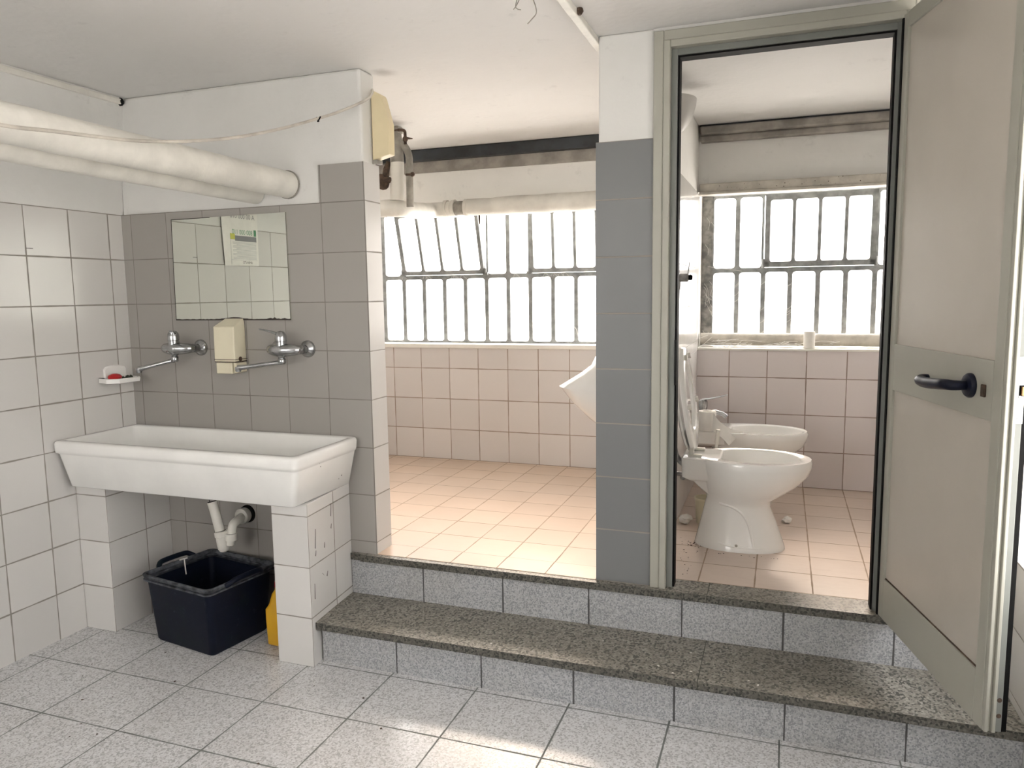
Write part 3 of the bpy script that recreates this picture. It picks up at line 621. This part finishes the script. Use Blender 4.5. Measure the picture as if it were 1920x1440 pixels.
# cable
A = [(1.262, .03, 2.232), (1.258, -.012, 2.185), (1.12, -.02, 2.14), (1.0, -.08, 2.105)]
def upx(u, v, y):   # pixel to point on plane y, used only to place the sagging cable in space
    f = 1415.95; M3 = Euler((1.4518, .014, .3429)).to_matrix(); d = M3 @ Vector(((u-960)/f, -(v-720)/f, -1)); c = Vector((2.8284, -2.6834, 1.4202)); return c+d*((y-c.y)/d.y)
def upx2(u, v, x):
    f = 1415.95; M3 = Euler((1.4518, .014, .3429)).to_matrix(); d = M3 @ Vector(((u-960)/f, -(v-720)/f, -1)); c = Vector((2.8284, -2.6834, 1.4202)); return c+d*((x-c.x)/d.x)
pts = [upx(698, 168, .0)]+[upx(u, v, y) for u, v, y in ((697, 176, -.012), (685, 188, -.03))]+[upx2(u, v, x) for u, v, x in ((640, 208, 1.19), (597, 222, 1.15), (540, 238, 1.11), (480, 251, 1.09), (420, 260, 1.075), (340, 265, 1.06), (260, 264, 1.055), (180, 256, 1.05), (100, 246, 1.05), (0, 234, 1.05))]
dr = (pts[-1]-pts[-2]); pts += [pts[-1]+dr*1.5+Vector((0, 0, .02)), pts[-1]+dr*4+Vector((0, 0, .12))]
cb = thing('hanging_cable', 'pale cable sagging from the wall end across in front of the pipes', 'cable', tuple(pts[5]))
MB().tube(crom(pts, 6), .0052, 8).build('cable', 'pipe_old', cb, smooth=True)
k = pts[4]; MB().tube([k+Vector((-.008, 0, .004)), k+Vector((.004, -.004, -.012))], .003, 6).tube([k+Vector((.010, 0, .006)), k+Vector((-.002, -.004, -.014))], .003, 6).build('wire_tie', 'black', cb)
# loose wires from the ceiling
lw = thing('loose_wires', 'bare grey wires dangling from the ceiling near its top edge', 'wires', (2.1, -.45, ZC))
MB().tube(crom([(2.105, -.44, ZC), (2.118, -.47, 2.27), (2.130, -.49, 2.245), (2.135, -.50, 2.222), (2.122, -.50, 2.208), (2.108, -.50, 2.196)], 5), .0016, 6).build('long_wire', 'pipe_grey', lw)
MB().tube(crom([(2.06, -.44, ZC), (2.062, -.47, 2.262), (2.075, -.49, 2.245), (2.088, -.50, 2.238)], 5), .0014, 6).tube(crom([(2.07, -.44, ZC), (2.070, -.48, 2.262), (2.066, -.50, 2.242)], 5), .0012, 6).build('short_wire', 'pipe_grey', lw)

# poster on the left wall seen in the mirror
po = thing('wall_notice', 'white notice with green number and small print, seen only in the mirror', 'notice', (.003, -.81, 1.78))
mb = MB(); mb.add([(.002, -.951, 1.597), (.002, -.672, 1.592), (.002, -.660, 1.84), (.002, -.655, 1.90), (.002, -.955, 1.90), (.0035, -.951, 1.597), (.0035, -.672, 1.592), (.0035, -.660, 1.84), (.0035, -.655, 1.90), (.0035, -.955, 1.90)],
      [(0,4,3,2,1),(5,6,7,8,9),(0,1,6,5),(1,2,7,6),(2,3,8,7),(3,4,9,8),(4,0,5,9)])
ofs = .008  # the upper half laps over the plaster edge
mb.xf(Matrix.Translation((.004, 0, 0))); mb.build('sheet', 'paper', po)
def txt(body, y0, z0, h, wid, mat, nm='lettering'):
    cu = bpy.data.curves.new(nm, 'FONT'); cu.body = body; cu.size = 1; cu.extrude = .0
    tmp = bpy.data.objects.new(nm, cu); COL.objects.link(tmp); bpy.context.view_layer.update()
    me = bpy.data.meshes.new_from_object(tmp); xs_ = [v.co.x for v in me.vertices]; ys_ = [v.co.y for v in me.vertices]
    bx0, bx1, by0, by1 = min(xs_), max(xs_), min(ys_), max(ys_)
    for v in me.vertices:
        a_ = (v.co.x-bx0)/(bx1-bx0)*wid; c_ = (v.co.y-by0)/(by1-by0)*h
        v.co = Vector((.0082, y0+a_, z0+c_))-Vector(po.location)
    COL.objects.unlink(tmp); bpy.data.objects.remove(tmp)
    o_ = bpy.data.objects.new(nm, me); COL.objects.link(o_); o_.parent = po; me.materials.clear(); me.materials.append(M[mat]); return o_
txt('800 000 110', -.905, 1.764, .026, .165, 'green_ink'); txt('A 00 000 010', -.93, 1.850, .026, .2, 'grey_ink'); txt('AMIANTO', -.895, 1.606, .014, .078, 'stain')
def patch(y0, y1, z0, z1, mat, nm): return MB().box(.0078, .0083, y0, y1, z0, z1).build(nm, mat, po)
patch(-.938, -.918, 1.760, 1.795, 'green_ink', 'green_square'); patch(-.938, -.76, 1.728, 1.757, 'grey_ink', 'grey_banner'); patch(-.76, -.722, 1.735, 1.766, 'yellow_ink', 'yellow_emblem')
mb = MB()
for k in range(14): mb.box(.0078, .0082, -.935, -.74-.03*(k % 3 == 2), 1.722-.0068*k-.0026, 1.722-.0068*k)
mb.build('small_print', 'light_ink', po)
mb = MB(); mb.box(.0078, .0083, -.94, -.725, 1.6245, 1.626); mb.box(.0078, .0083, -.7255, -.7240, 1.60, 1.76); mb.build('rule_line', 'light_ink', po)
tag(MB().box(.0002, .0012, -.475, -.445, 1.6255, 1.6275).build('wall_scratch', 'stain'), 'short dark scratch on the left wall tile seen in the mirror', 'scratch')

# cream box on the free end of the sink wall
cbx = thing('paper_dispenser', 'cream slanted plastic dispenser on the wall end high beside the opening', 'dispenser', (1.27, .11, 2.1))
mb = MB(); prof = [(1.2575, 1.962), (1.334, 1.980), (1.335, 2.10), (1.308, 2.200), (1.302, 2.212), (1.2575, 2.236)]
mb.loft([[(x, .074, z) for x, z in prof], [(x, .119, z) for x, z in prof]]); mb.build('cover', 'cream_yellow', cbx, bevel=.003)
MB().box(1.258, 1.277, .076, .118, 1.948, 1.963).build('lower_lip', 'pipe_grey', cbx)

# ------------------------------------------------------------------ pipework in the room behind the opening
hp = thing('window_pipe', 'lagged white pipe with joints running along the top of the left window', 'pipe', (1.2, 1.6, 1.94))
yy = 1.598
mb = MB(); mb.tube(crom([(.45, .96, 1.884), (.70, .99, 1.885), (.82, 1.0, 1.885), (.865, 1.06, 1.887), (.86, 1.20, 1.892), (.82, 1.42, 1.912), (.795, 1.54, 1.926), (.83, 1.595, 1.933), (.92, yy, 1.936)], 6), .046, 22); mb.build('left_run', 'pipe_paint', hp, smooth=True)
mb = MB(); K = 30; mb.tube([(1.02+1.24*k/K, yy, 1.938+.0012*math.sin(k)) for k in range(K+1)], [.050]*5+[.054]*(K-4), 24); mb.build('right_run', 'pipe_paint', hp, smooth=True)
mb = MB(); mb.tube([(.90, yy, 1.937), (1.05, yy, 1.938)], .042, 20); mb.build('joint', 'pipe_grey', hp, smooth=True, angle=40)
for x in (.885, .935, 1.02): MB().tube([(x-.010, yy, 1.937), (x+.010, yy, 1.937)], .053, 22).build('clamp_ring', 'pvc', hp)
MB().tube([(1.10, yy, 1.89), (1.10, yy, 1.86), (1.102, yy, 1.838)], [.006, .006, .004], 8).build('drip_tap', 'rust', hp)
vp = thing('riser_pipes', 'old grey vertical pipes with rusty stopcocks beside the left window', 'pipes', (.875, 1.0, 1.9))
yv = 1.0
mb = MB(); mb.tube([(.868, yv, 1.925), (.872, yv, 2.0), (.876, yv, 2.125)], [.038, .037, .036], 20); mb.build('sleeve', 'pvc', vp, smooth=True, angle=50)
mb = MB(); mb.tube([(.876, yv, 2.12), (.872, yv, 2.22), (.868, yv, 2.303)], [.037, .036, .030], 20); mb.tube(crom([(.885, yv, 2.23), (.92, yv, 2.205), (.945, yv, 2.155), (.947, yv, 2.08), (.945, yv, 1.885)], 6), .019, 16); mb.build('branch', 'pipe_grey', vp, smooth=True, angle=60)
mb = MB(); mb.tube(crom([(.880, yv-.03, 2.278), (.91, yv-.03, 2.280), (.938, yv-.03, 2.274), (.943, yv-.03, 2.255), (.943, yv-.03, 2.205)], 5), .008, 10); mb.lathe([(.011, -.012), (.015, 0), (.009, .012)], (.943, yv-.03, 2.232), (0, 0, 1), 10); mb.tube([(.943, yv-.03, 2.236), (.985, yv-.03, 2.230)], [.008, .003], 8); mb.build('upper_stopcock', 'rust', vp, smooth=True, angle=50)
mb = MB(); mb.tube([(.935, yv-.02, 2.052), (.985, yv-.02, 2.050)], .006, 8); mb.lathe([(.012, 0), (.012, .012)], (.968, yv-.02, 2.051), (1, 0, 0), 6); mb.build('side_stopcock', 'rust', vp)
mb = MB(); mb.lathe([(.016, 0), (.018, .02), (.014, .07)], (.785, yv-.02, 2.03), (1, 0, 0), 10); mb.lathe([(.042, 0), (.044, .006), (.040, .014)], (.795, yv-.03, 2.02), (1, -.6, .2), 14); mb.tube([(.80, yv, 2.03), (.81, yv, 2.09), (.825, yv, 2.13)], [.02, .018, .012], 8); mb.build('shut_off_wheel', 'rust', vp, smooth=True, angle=40)
mb = MB(); mb.box(.832, .905, yv-.036, yv+.02, 2.268, 2.302); mb.build('bracket', 'pipe_grey', vp, bevel=.004)

# urinal on the divider wall
ur = thing('urinal', 'white ceramic wall urinal half hidden behind the pillar', 'urinal', (2.254, .6, 1.0))
mb = MB(); Yc = .62; rings = []
def uring(z, prj, hw, lip=0):
    out_ = []
    for k in range(17):
        a_ = math.pi*k/16; out_.append((2.253-prj*math.sin(a_)**.8, Yc-hw*math.cos(a_), z+lip*math.sin(a_)))
    return out_
prof = [(.74, .06, .08, 0), (.80, .15, .12, 0), (.86, .235, .15, .0), (.93, .315, .172, .0), (.985, .375, .18, .018), (1.02, .345, .178, .0), (1.06, .28, .175, 0), (1.10, .225, .172, 0), (1.18, .185, .168, 0), (1.28, .14, .155, 0), (1.36, .09, .13, 0)]
for z, pr, hw, lp_ in prof: rings.append(uring(z, pr, hw, lp_))
mb.loft(rings, True, True); mb.build('bowl', 'ceramic', ur, smooth=True, angle=60)

# ------------------------------------------------------------------ toilet room
def egg(cx, cy, ab, af, hb, z, n=32):   # back/front half lengths along x, half width
    out_ = []
    for k in range(n):
        a_ = 2*math.pi*k/n; c_ = math.cos(a_); s_ = math.sin(a_)
        out_.append((cx+(af if c_ > 0 else ab)*math.copysign(abs(c_)**.92, c_), cy+hb*math.copysign(abs(s_)**.95, s_), z))
    return out_
WY = .575
wc = thing('toilet', 'white ceramic floor toilet with raised seat nearest the door', 'toilet', (2.68, WY, H2))
mb = MB()
outer = [(2.675, .182, .187, .112, H2), (2.675, .180, .186, .110, H2+.012), (2.670, .165, .178, .098, H2+.05), (2.672, .150, .150, .090, H2+.12), (2.672, .138, .128, .086, H2+.18), (2.676, .135, .128, .090, H2+.205),
         (2.685, .150, .165, .118, H2+.235), (2.70, .175, .205, .146, H2+.275), (2.71, .200, .235, .165, H2+.32), (2.715, .215, .243, .173, H2+.355), (2.715, .218, .244, .174, H2+.375), (2.715, .214, .240, .170, H2+.386)]
rings = [egg(a, WY, b_, c, d, e_) for a, b_, c, d, e_ in outer]
inner = [(2.735, .180, .185, .132, H2+.386), (2.735, .174, .178, .127, H2+.380), (2.735, .165, .165, .115, H2+.34), (2.73, .13, .12, .085, H2+.25), (2.72, .07, .06, .05, H2+.19), (2.72, .03, .03, .02, H2+.185)]
rings += [egg(a, WY, b_, c, d, e_) for a, b_, c, d, e_ in inner]
mb.loft(rings, True, True); mb.build('bowl', 'ceramic', wc, smooth=True, angle=55)
mb = MB(); mb.loft([rr(2.470, 2.60, WY-.085, WY+.085, .02, H2+.285), rr(2.445, 2.60, WY-.10, WY+.10, .02, H2+.30), rr(2.443, 2.60, WY-.115, WY+.115, .025, H2+.383), rr(2.448, 2.595, WY-.11, WY+.11, .025, H2+.3865)])
mb.loft([rr(2.55, 2.66, WY-.05, WY+.05, .02, H2+.215), rr(2.50, 2.64, WY-.065, WY+.065, .025, H2+.262), rr(2.475, 2.62, WY-.08, WY+.08, .025, H2+.292)]); mb.build('hinge_deck', 'ceramic', wc, smooth=True, angle=50)
mb = MB()   # moulded crease of the trapway on the flank facing the door
def flank(x, z):
    # nearest outer surface y at (x,z)
    zs = [o_[4] for o_ in outer]
    for (a0, b0, c0, d0, z0), (a1, b1, c1, d1, z1) in zip(outer[:-1], outer[1:]):
        if z0 <= z <= z1 and z1 > z0:
            t_ = (z-z0)/(z1-z0); a, bb, c, d = [p+(q_-p)*t_ for p, q_ in zip((a0, b0, c0, d0), (a1, b1, c1, d1))]
            rr_ = (x-a)/(c if x > a else bb); rr_ = max(-.98, min(.98, rr_)); return WY-d*(1-abs(rr_)**2.1)**.5
    return WY-.1
cr_pts = [(2.60, H2+.195), (2.65, H2+.185), (2.69, H2+.16), (2.715, H2+.12), (2.73, H2+.07), (2.74, H2+.02)]
mb.tube([(x, flank(x, z)+.0035, z) for x, z in crom([(a, 0, b_) for a, b_ in cr_pts], 4) for x, z in [(x, z)]] if False else [(p.x, flank(p.x, p.z)+.004, p.z) for p in crom([(a, 0, b_) for a, b_ in cr_pts], 4)], .0075, 8)
mb.tube([(p.x, flank(p.x, p.z)+.004, p.z) for p in crom([(2.60, 0, H2+.03), (2.66, 0, H2+.022), (2.74, 0, H2+.02), (2.80, 0, H2+.022)], 4)], .006, 8)
mb.build('moulded_ridge', 'ceramic', wc, smooth=True)
MB().lathe([(.006, 0), (.005, .003)], (2.672, flank(2.672, H2+.028)-.002, H2+.028), (0, -1, .1), 12).build('bolt_cap', 'pipe_grey', wc)
# seat and lid raised, leaning back
def seatplane(pts, tilt, off):   # local (s up, t across, n normal)
    hx, hz = 2.482, H2+.402; d = Vector((-math.sin(tilt), 0, math.cos(tilt))); nn = Vector((math.cos(tilt), 0, math.sin(tilt)))
    return [Vector((hx, WY, hz))+d*s_+Vector((0, 1, 0))*t_+nn*(n_+off) for s_, t_, n_ in pts]
def ov(s0, s1, hw, n_, K=28, flat=.0):
    c_ = (s0+s1)/2; h_ = (s1-s0)/2
    return [(c_-h_*math.cos(2*math.pi*k/K), hw*math.sin(2*math.pi*k/K)*(1-.10*math.cos(2*math.pi*k/K)*-1*.8), n_) for k in range(K)]
T1 = math.atan2(.062, .46)
mb = MB(); rg = [seatplane(ov(0, .445, .178, 0), T1, 0), seatplane(ov(0.004, .441, .174, .014), T1, 0), seatplane(ov(.008, .437, .170, .018), T1, 0), seatplane(ov(.085, .385, .112, .018), T1, 0), seatplane(ov(.09, .38, .107, .012), T1, 0), seatplane(ov(.09, .38, .107, .0), T1, 0)]
mb.loft(rg+[rg[0]], False, False); se = mb.build('seat', 'ceramic', wc, smooth=True, angle=50)
for s_, t_ in ((.20, -.13), (.20, .13), (.40, -.06), (.40, .06)):
    mb = MB(); mb.loft([seatplane([(s_+.012*math.cos(a_), t_+.010*math.sin(a_), n_) for a_ in [2*math.pi*k/12 for k in range(12)]], T1, 0) for n_ in (.016, .026, .030)]); mb.build('buffer', 'pvc', se, smooth=True)
mb = MB(); rg = [seatplane(ov(0, .45, .182, n_), T1, -.022) for n_ in (-.006, 0)]
rg = [seatplane(ov(.01, .455, .180, -.020), T1+.02, 0), seatplane(ov(.0, .462, .188, -.014), T1+.02, 0), seatplane(ov(.0, .462, .188, -.006), T1+.02, 0)]
mb.loft(rg); mb.build('lid', 'ceramic', wc, smooth=True, angle=50)
for t_ in (-.07, .07):
    mb = MB(); mb.lathe([(.011, 0), (.011, .03)], (2.482, WY+t_-.015, H2+.405), (0, 1, 0), 14); mb.box(2.468, 2.525, WY+t_-.011, WY+t_+.011, H2+.386, H2+.397); mb.box(2.472, 2.492, WY+t_-.009, WY+t_+.009, H2+.39, H2+.44); mb.build('hinge', 'pvc', wc, bevel=.003)

# flush valve and pipes on the divider wall
fv = thing('flush_valve', 'chrome flush valve with pin lever on the wall above the toilet', 'valve', (2.381, .62, 1.48))
MB().lathe([(.028, 0), (.026, .006), (.014, .012), (.014, .03)], (2.381, .62, 1.478), (1, 0, 0), 20).lathe([(.013, .025), (.018, .032), (.018, .062), (.014, .066)], (2.381, .62, 1.478), (1, 0, 0), 20).build('valve_body', 'chrome_dull', fv, smooth=True, angle=40)
MB().lathe([(.012, .066), (.011, .072), (.013, .074), (.008, .082)], (2.381, .62, 1.478), (1, 0, 0), 14).build('black_button', 'black', fv)
MB().tube([(2.444, .62, 1.49), (2.447, .62, 1.515), (2.450, .62, 1.545)], [.003, .0022, .0016], 8).build('lever_pin', 'chrome_dull', fv)
MB().tube(crom([(2.402, .62, 1.478), (2.402, .62, 1.44), (2.398, .62, 1.40), (2.397, .62, 1.2), (2.397, .615, .85), (2.40, .60, .74), (2.425, .585, .69), (2.455, WY, .675), (2.475, WY, .67)], 6), .0125, 14).build('flush_pipe', 'chrome_dull', fv, smooth=True)
# bidet
BY = 1.235
bi = thing('bidet', 'white ceramic bidet with mixer tap behind the toilet', 'bidet', (2.68, BY, H2))
outer2 = [(2.66, .12, .13, .10, H2), (2.655, .11, .11, .08, H2+.10), (2.66, .12, .12, .085, H2+.2), (2.69, .17, .19, .125, H2+.26), (2.705, .22, .24, .158, H2+.315), (2.71, .235, .25, .166, H2+.355), (2.71, .238, .252, .168, H2+.376), (2.71, .232, .246, .163, H2+.386)]
inner2 = [(2.755, .17, .188, .132, H2+.386), (2.755, .165, .182, .127, H2+.38), (2.75, .15, .165, .11, H2+.33), (2.74, .10, .11, .07, H2+.27), (2.73, .02, .02, .02, H2+.262)]
mb = MB(); mb.loft([egg(a, BY, b_, c, d, e_) for a, b_, c, d, e_ in outer2+inner2]); mb.build('basin', 'ceramic', bi, smooth=True, angle=55)
mb = MB(); mb.loft([rr(2.42, 2.60, BY-.11, BY+.11, .02, H2+.31), rr(2.405, 2.60, BY-.135, BY+.135, .03, H2+.325), rr(2.405, 2.60, BY-.14, BY+.14, .03, H2+.384), rr(2.41, 2.59, BY-.135, BY+.135, .03, H2+.387)]); mb.build('tap_deck', 'ceramic', bi, smooth=True, angle=50)
bt = MB().lathe([(.026, 0), (.025, .01), (.021, .03), (.020, .09), (.023, .10), (.022, .13), (.012, .14)], (2.455, BY+.02, H2+.386), (0, 0, 1), 20).build('mixer_tap', 'chrome', bi, smooth=True, angle=40)
mb = MB(); rg = []
for x, z, w_, t_ in ((2.45, H2+.523, .016, .006), (2.49, H2+.530, .014, .005), (2.53, H2+.540, .011, .004), (2.575, H2+.552, .008, .003)): rg.append([(x, BY+.02+w_*math.cos(2*math.pi*k/10), z+t_*math.sin(2*math.pi*k/10)) for k in range(10)])
mb.loft(rg); mb.build('tap_lever', 'chrome', bt, smooth=True)
MB().tube([(2.465, BY+.02, H2+.455), (2.52, BY+.02, H2+.462), (2.555, BY+.02, H2+.452), (2.572, BY+.02, H2+.438)], [.014, .012, .012, .014], 12).build('tap_spout', 'chrome', bt, smooth=True)
# toilet roll standing on the bidet deck with a trailing sheet
RY = 1.135
tr1 = thing('toilet_roll', 'toilet roll standing on the bidet, loose sheet trailing over the rim', 'toilet roll', (2.487, RY, H2+.387))
MB().loft([[(2.487+r_*math.cos(2*math.pi*k/28), RY+r_*math.sin(2*math.pi*k/28), z) for k in range(28)] for r_, z in ((.042, H2+.388), (.043, H2+.392), (.043, H2+.481), (.041, H2+.484), (.022, H2+.484), (.020, H2+.46))], True, True).build('roll', 'paper', tr1, smooth=True, angle=40)
MB().lathe([(.019, 0), (.019, .012)], (2.487, RY, H2+.460), (0, 0, 1), 16).build('core', 'pipe_old', tr1)
mb = MB(); A_ = [(2.52, RY-.038, H2+.48), (2.55, RY-.042, H2+.44), (2.60, RY-.03, H2+.405), (2.66, RY-.02, H2+.392)]; B_ = [(2.515, RY-.046, H2+.40), (2.535, RY-.075, H2+.388), (2.57, RY-.088, H2+.365), (2.60, RY-.10, H2+.335)]
va = crom(A_, 4); vb_ = crom(B_, 4); nn_ = len(va); mb.add(va+vb_+[v+Vector((0, .0015, .001)) for v in va]+[v+Vector((0, .0015, .001)) for v in vb_], [(k, k+1, nn_+k+1, nn_+k) for k in range(nn_-1)]+[(2*nn_+k, 3*nn_+k, 3*nn_+k+1, 2*nn_+k+1) for k in range(nn_-1)])
mb.build('loose_sheet', 'paper', tr1, smooth=True)
# roll on the window ledge
tr2 = thing('toilet_roll', 'small white toilet roll standing on the ledge below the toilet window', 'toilet roll', (2.966, 1.70, 1.104))
MB().loft([[(2.966+r_*math.cos(2*math.pi*k/28), 1.70+r_*math.sin(2*math.pi*k/28), z) for k in range(28)] for r_, z in ((.028, 1.1045), (.029, 1.107), (.029, 1.192), (.027, 1.195), (.013, 1.195), (.012, 1.18))], True, True).build('roll', 'paper', tr2, smooth=True, angle=40)
# pipe on the ledge, rubbish, cobwebs
tag(MB().tube([(2.383+.03*k, 1.80+.002*math.sin(k), 1.146) for k in range(39)], .034, 18).build('ledge_pipe', 'pipe_old', smooth=True, loc=(2.9, 1.8, 1.14)), 'grimy horizontal pipe lying along the ledge under the toilet window', 'pipe')
cw = MB()
for k in range(34):
    x = 2.39+random.random()**1.5*.75; y = 1.70+random.random()*.07; z = 1.108+random.random()*.03; L_ = .04+random.random()*.12
    cw.tube(crom([(x, y, z), (x+L_*.5, y-.012, z+random.uniform(.0, .016)-.006), (x+L_, y+.01, z+random.uniform(-.002, .02))], 3), .0009+random.random()*.0012, 5)
for k in range(16):
    x = 2.38+random.random()*.05; z = 1.15+random.random()*.75
    cw.tube(crom([(x, YW-.024, z), (x+.02, YW-.034, z-.03), (x+.05*random.random(), YW-.024, z-.08*random.random()-.04)], 3), .0007, 5)
for x0_ in (2.572, 2.716, 2.86):
    for k in range(5):
        z = 1.16+random.random()*.3; cw.tube(crom([(x0_-.015, YW-.018, z), (x0_+.01, YW-.03, z+.02), (x0_+.02, YW-.018, z+.05)], 3), .0007, 5)
for a_, b_ in (((2.384, 1.3, 1.09), (2.46, 1.87, 1.17)), ((2.384, 1.5, 1.16), (2.44, 1.87, 1.17)), ((2.41, 1.87, 1.56), (2.60, 1.87, 1.53))): cw.tube([a_, b_], .0009, 5)
tag(cw.build('cobweb', 'web', loc=(2.6, 1.75, 1.11)), 'tangled dusty cobwebs on the ledge and bars of the toilet window', 'cobweb', kind='stuff')
cw = MB()
for k in range(12):
    x = .3+random.random()*1.5; cw.tube(crom([(x, YW-.02, ZM-.01), (x+.02, YW-.035, ZM+.01), (x+.05, YW-.02, ZM-.02)], 3), .0008, 5)
cw.tube(crom([(1.61, YW-.018, 1.21), (1.625, YW-.03, 1.19), (1.632, YW-.02, 1.15)], 3), .0016, 5)
tag(cw.build('cobweb', 'web', loc=(1.0, 1.87, 1.5)), 'thin cobwebs along the middle rail of the left window', 'cobweb', kind='stuff')

# high bowl lamp on the divider wall
la = thing('wall_uplighter', 'white bowl-shaped wall fixture high on the wall, half hidden by the door frame', 'lamp', (2.375, .72, 2.2))
mb = MB(); rg = []
for z, r_ in ((2.085, .010), (2.105, .030), (2.135, .054), (2.175, .073), (2.21, .081), (2.235, .084), (2.237, .077), (2.22, .068), (2.17, .04)):
    rg.append([(2.374+r_*math.sin(math.pi*k/20), .72-1.35*r_*math.cos(math.pi*k/20), z) for k in range(21)])
mb.loft(rg, True, True); mb.build('bowl', 'lamp_grey', la, smooth=True, angle=50)

# things behind the toilet
bn = thing('toilet_brush', 'toilet brush with cream tub holder on the floor behind the toilet', 'toilet brush', (2.515, .84, H2))
MB().lathe([(.040, .001), (.044, .004), (.052, .115), (.055, .118), (.055, .124), (.050, .124), (.042, .01)], (2.515, .84, H2), (0, 0, 1), 24).build('holder', 'cream', bn, smooth=True, angle=40)
MB().tube([(2.522, .84, H2+.02), (2.545, .84, H2+.25), (2.560, .84, H2+.40)], .007, 10).tube([(2.558, .84, H2+.385), (2.564, .84, H2+.445)], [.010, .009], 12).build('handle', 'pvc', bn, smooth=True)
def crumple(c, r, n=26):
    bm = bmesh.new(); bmesh.ops.create_icosphere(bm, subdivisions=2, radius=r)
    for v in bm.verts: v.co *= random.uniform(.6, 1.15); v.co.z *= .65
    zmin = min(v.co.z for v in bm.verts); mb_ = MB(); bm.verts.ensure_lookup_table()
    mb_.add([(v.co.x+c[0], v.co.y+c[1], v.co.z-zmin+c[2]) for v in bm.verts], [tuple(v.index for v in f.verts) for f in bm.faces]); bm.free(); return mb_
tag(crumple((2.425, .80, H2+.0005), .034).build('paper_scrap', 'paper', loc=(2.425, .8, H2)), 'crumpled white tissue on the floor against the wall behind the toilet', 'paper')
tag(crumple((2.872, .95, H2+.0005), .026).build('paper_scrap', 'paper', loc=(2.872, .95, H2)), 'small white tissue on the floor just right of the toilet foot', 'paper')
wv = thing('angle_valve', 'small chrome stop valve low on the wall behind the toilet', 'valve', (2.381, .69, .60))
MB().lathe([(.022, 0), (.02, .005), (.009, .008), (.009, .05)], (2.381, .70, .605), (1, 0, 0), 16).tube([(2.425, .70, .605), (2.425, .70, .64), (2.44, .68, .66)], .006, 8).build('valve_body', 'chrome_dull', wv, smooth=True, angle=40)
MB().lathe([(.013, 0), (.013, .02)], (2.427, .70, .595), (0, -1, 0), 10).build('knob', 'chrome_dull', wv)
# grime specks and litter on the floors
def specks(nm, lab, pts_, mat, z, r0, r1):
    mb_ = MB()
    for x, y in pts_:
        r_ = random.uniform(r0, r1); n_ = 6; mb_.add([(x+r_*random.uniform(.5, 1.2)*math.cos(2*math.pi*k/n_), y+r_*random.uniform(.5, 1.2)*math.sin(2*math.pi*k/n_), z) for k in range(n_)]+[(x, y, z+r_*.4)], [(k, (k+1) % n_, n_) for k in range(n_)])
    o_ = mb_.build(nm, mat, loc=(pts_[0][0], pts_[0][1], z)); return tag(o_, lab, 'dirt', kind='stuff')
specks('floor_dirt', 'dark crumbs of dirt around the toilet foot', [(2.50+random.gauss(0, .018), .52+random.gauss(0, .025)) for k in range(70)]+[(2.40+random.random()*.12, .15+random.random()*.45) for k in range(40)]+[(2.55+random.random()*.32, .435+random.gauss(0, .008)) for k in range(14)], 'dirt', H2+.0005, .0012, .0045)
specks('floor_litter', 'small chips of litter scattered on the speckled front floor', [(1.2+random.random()*1.9, -.35-random.random()*.7) for k in range(16)]+[(.1+random.random()*1.0, -.4-random.random()*.6) for k in range(12)]+[(.06, -.33), (.07, -.335), (.075, -.33)], 'dirt', .0005, .002, .006)
specks('step_litter', 'pale chips of plaster on the lower granite tread', [(1.75+random.random()*1.2, -.30+random.random()*.26) for k in range(16)], 'chip', H1+.0005, .002, .006)
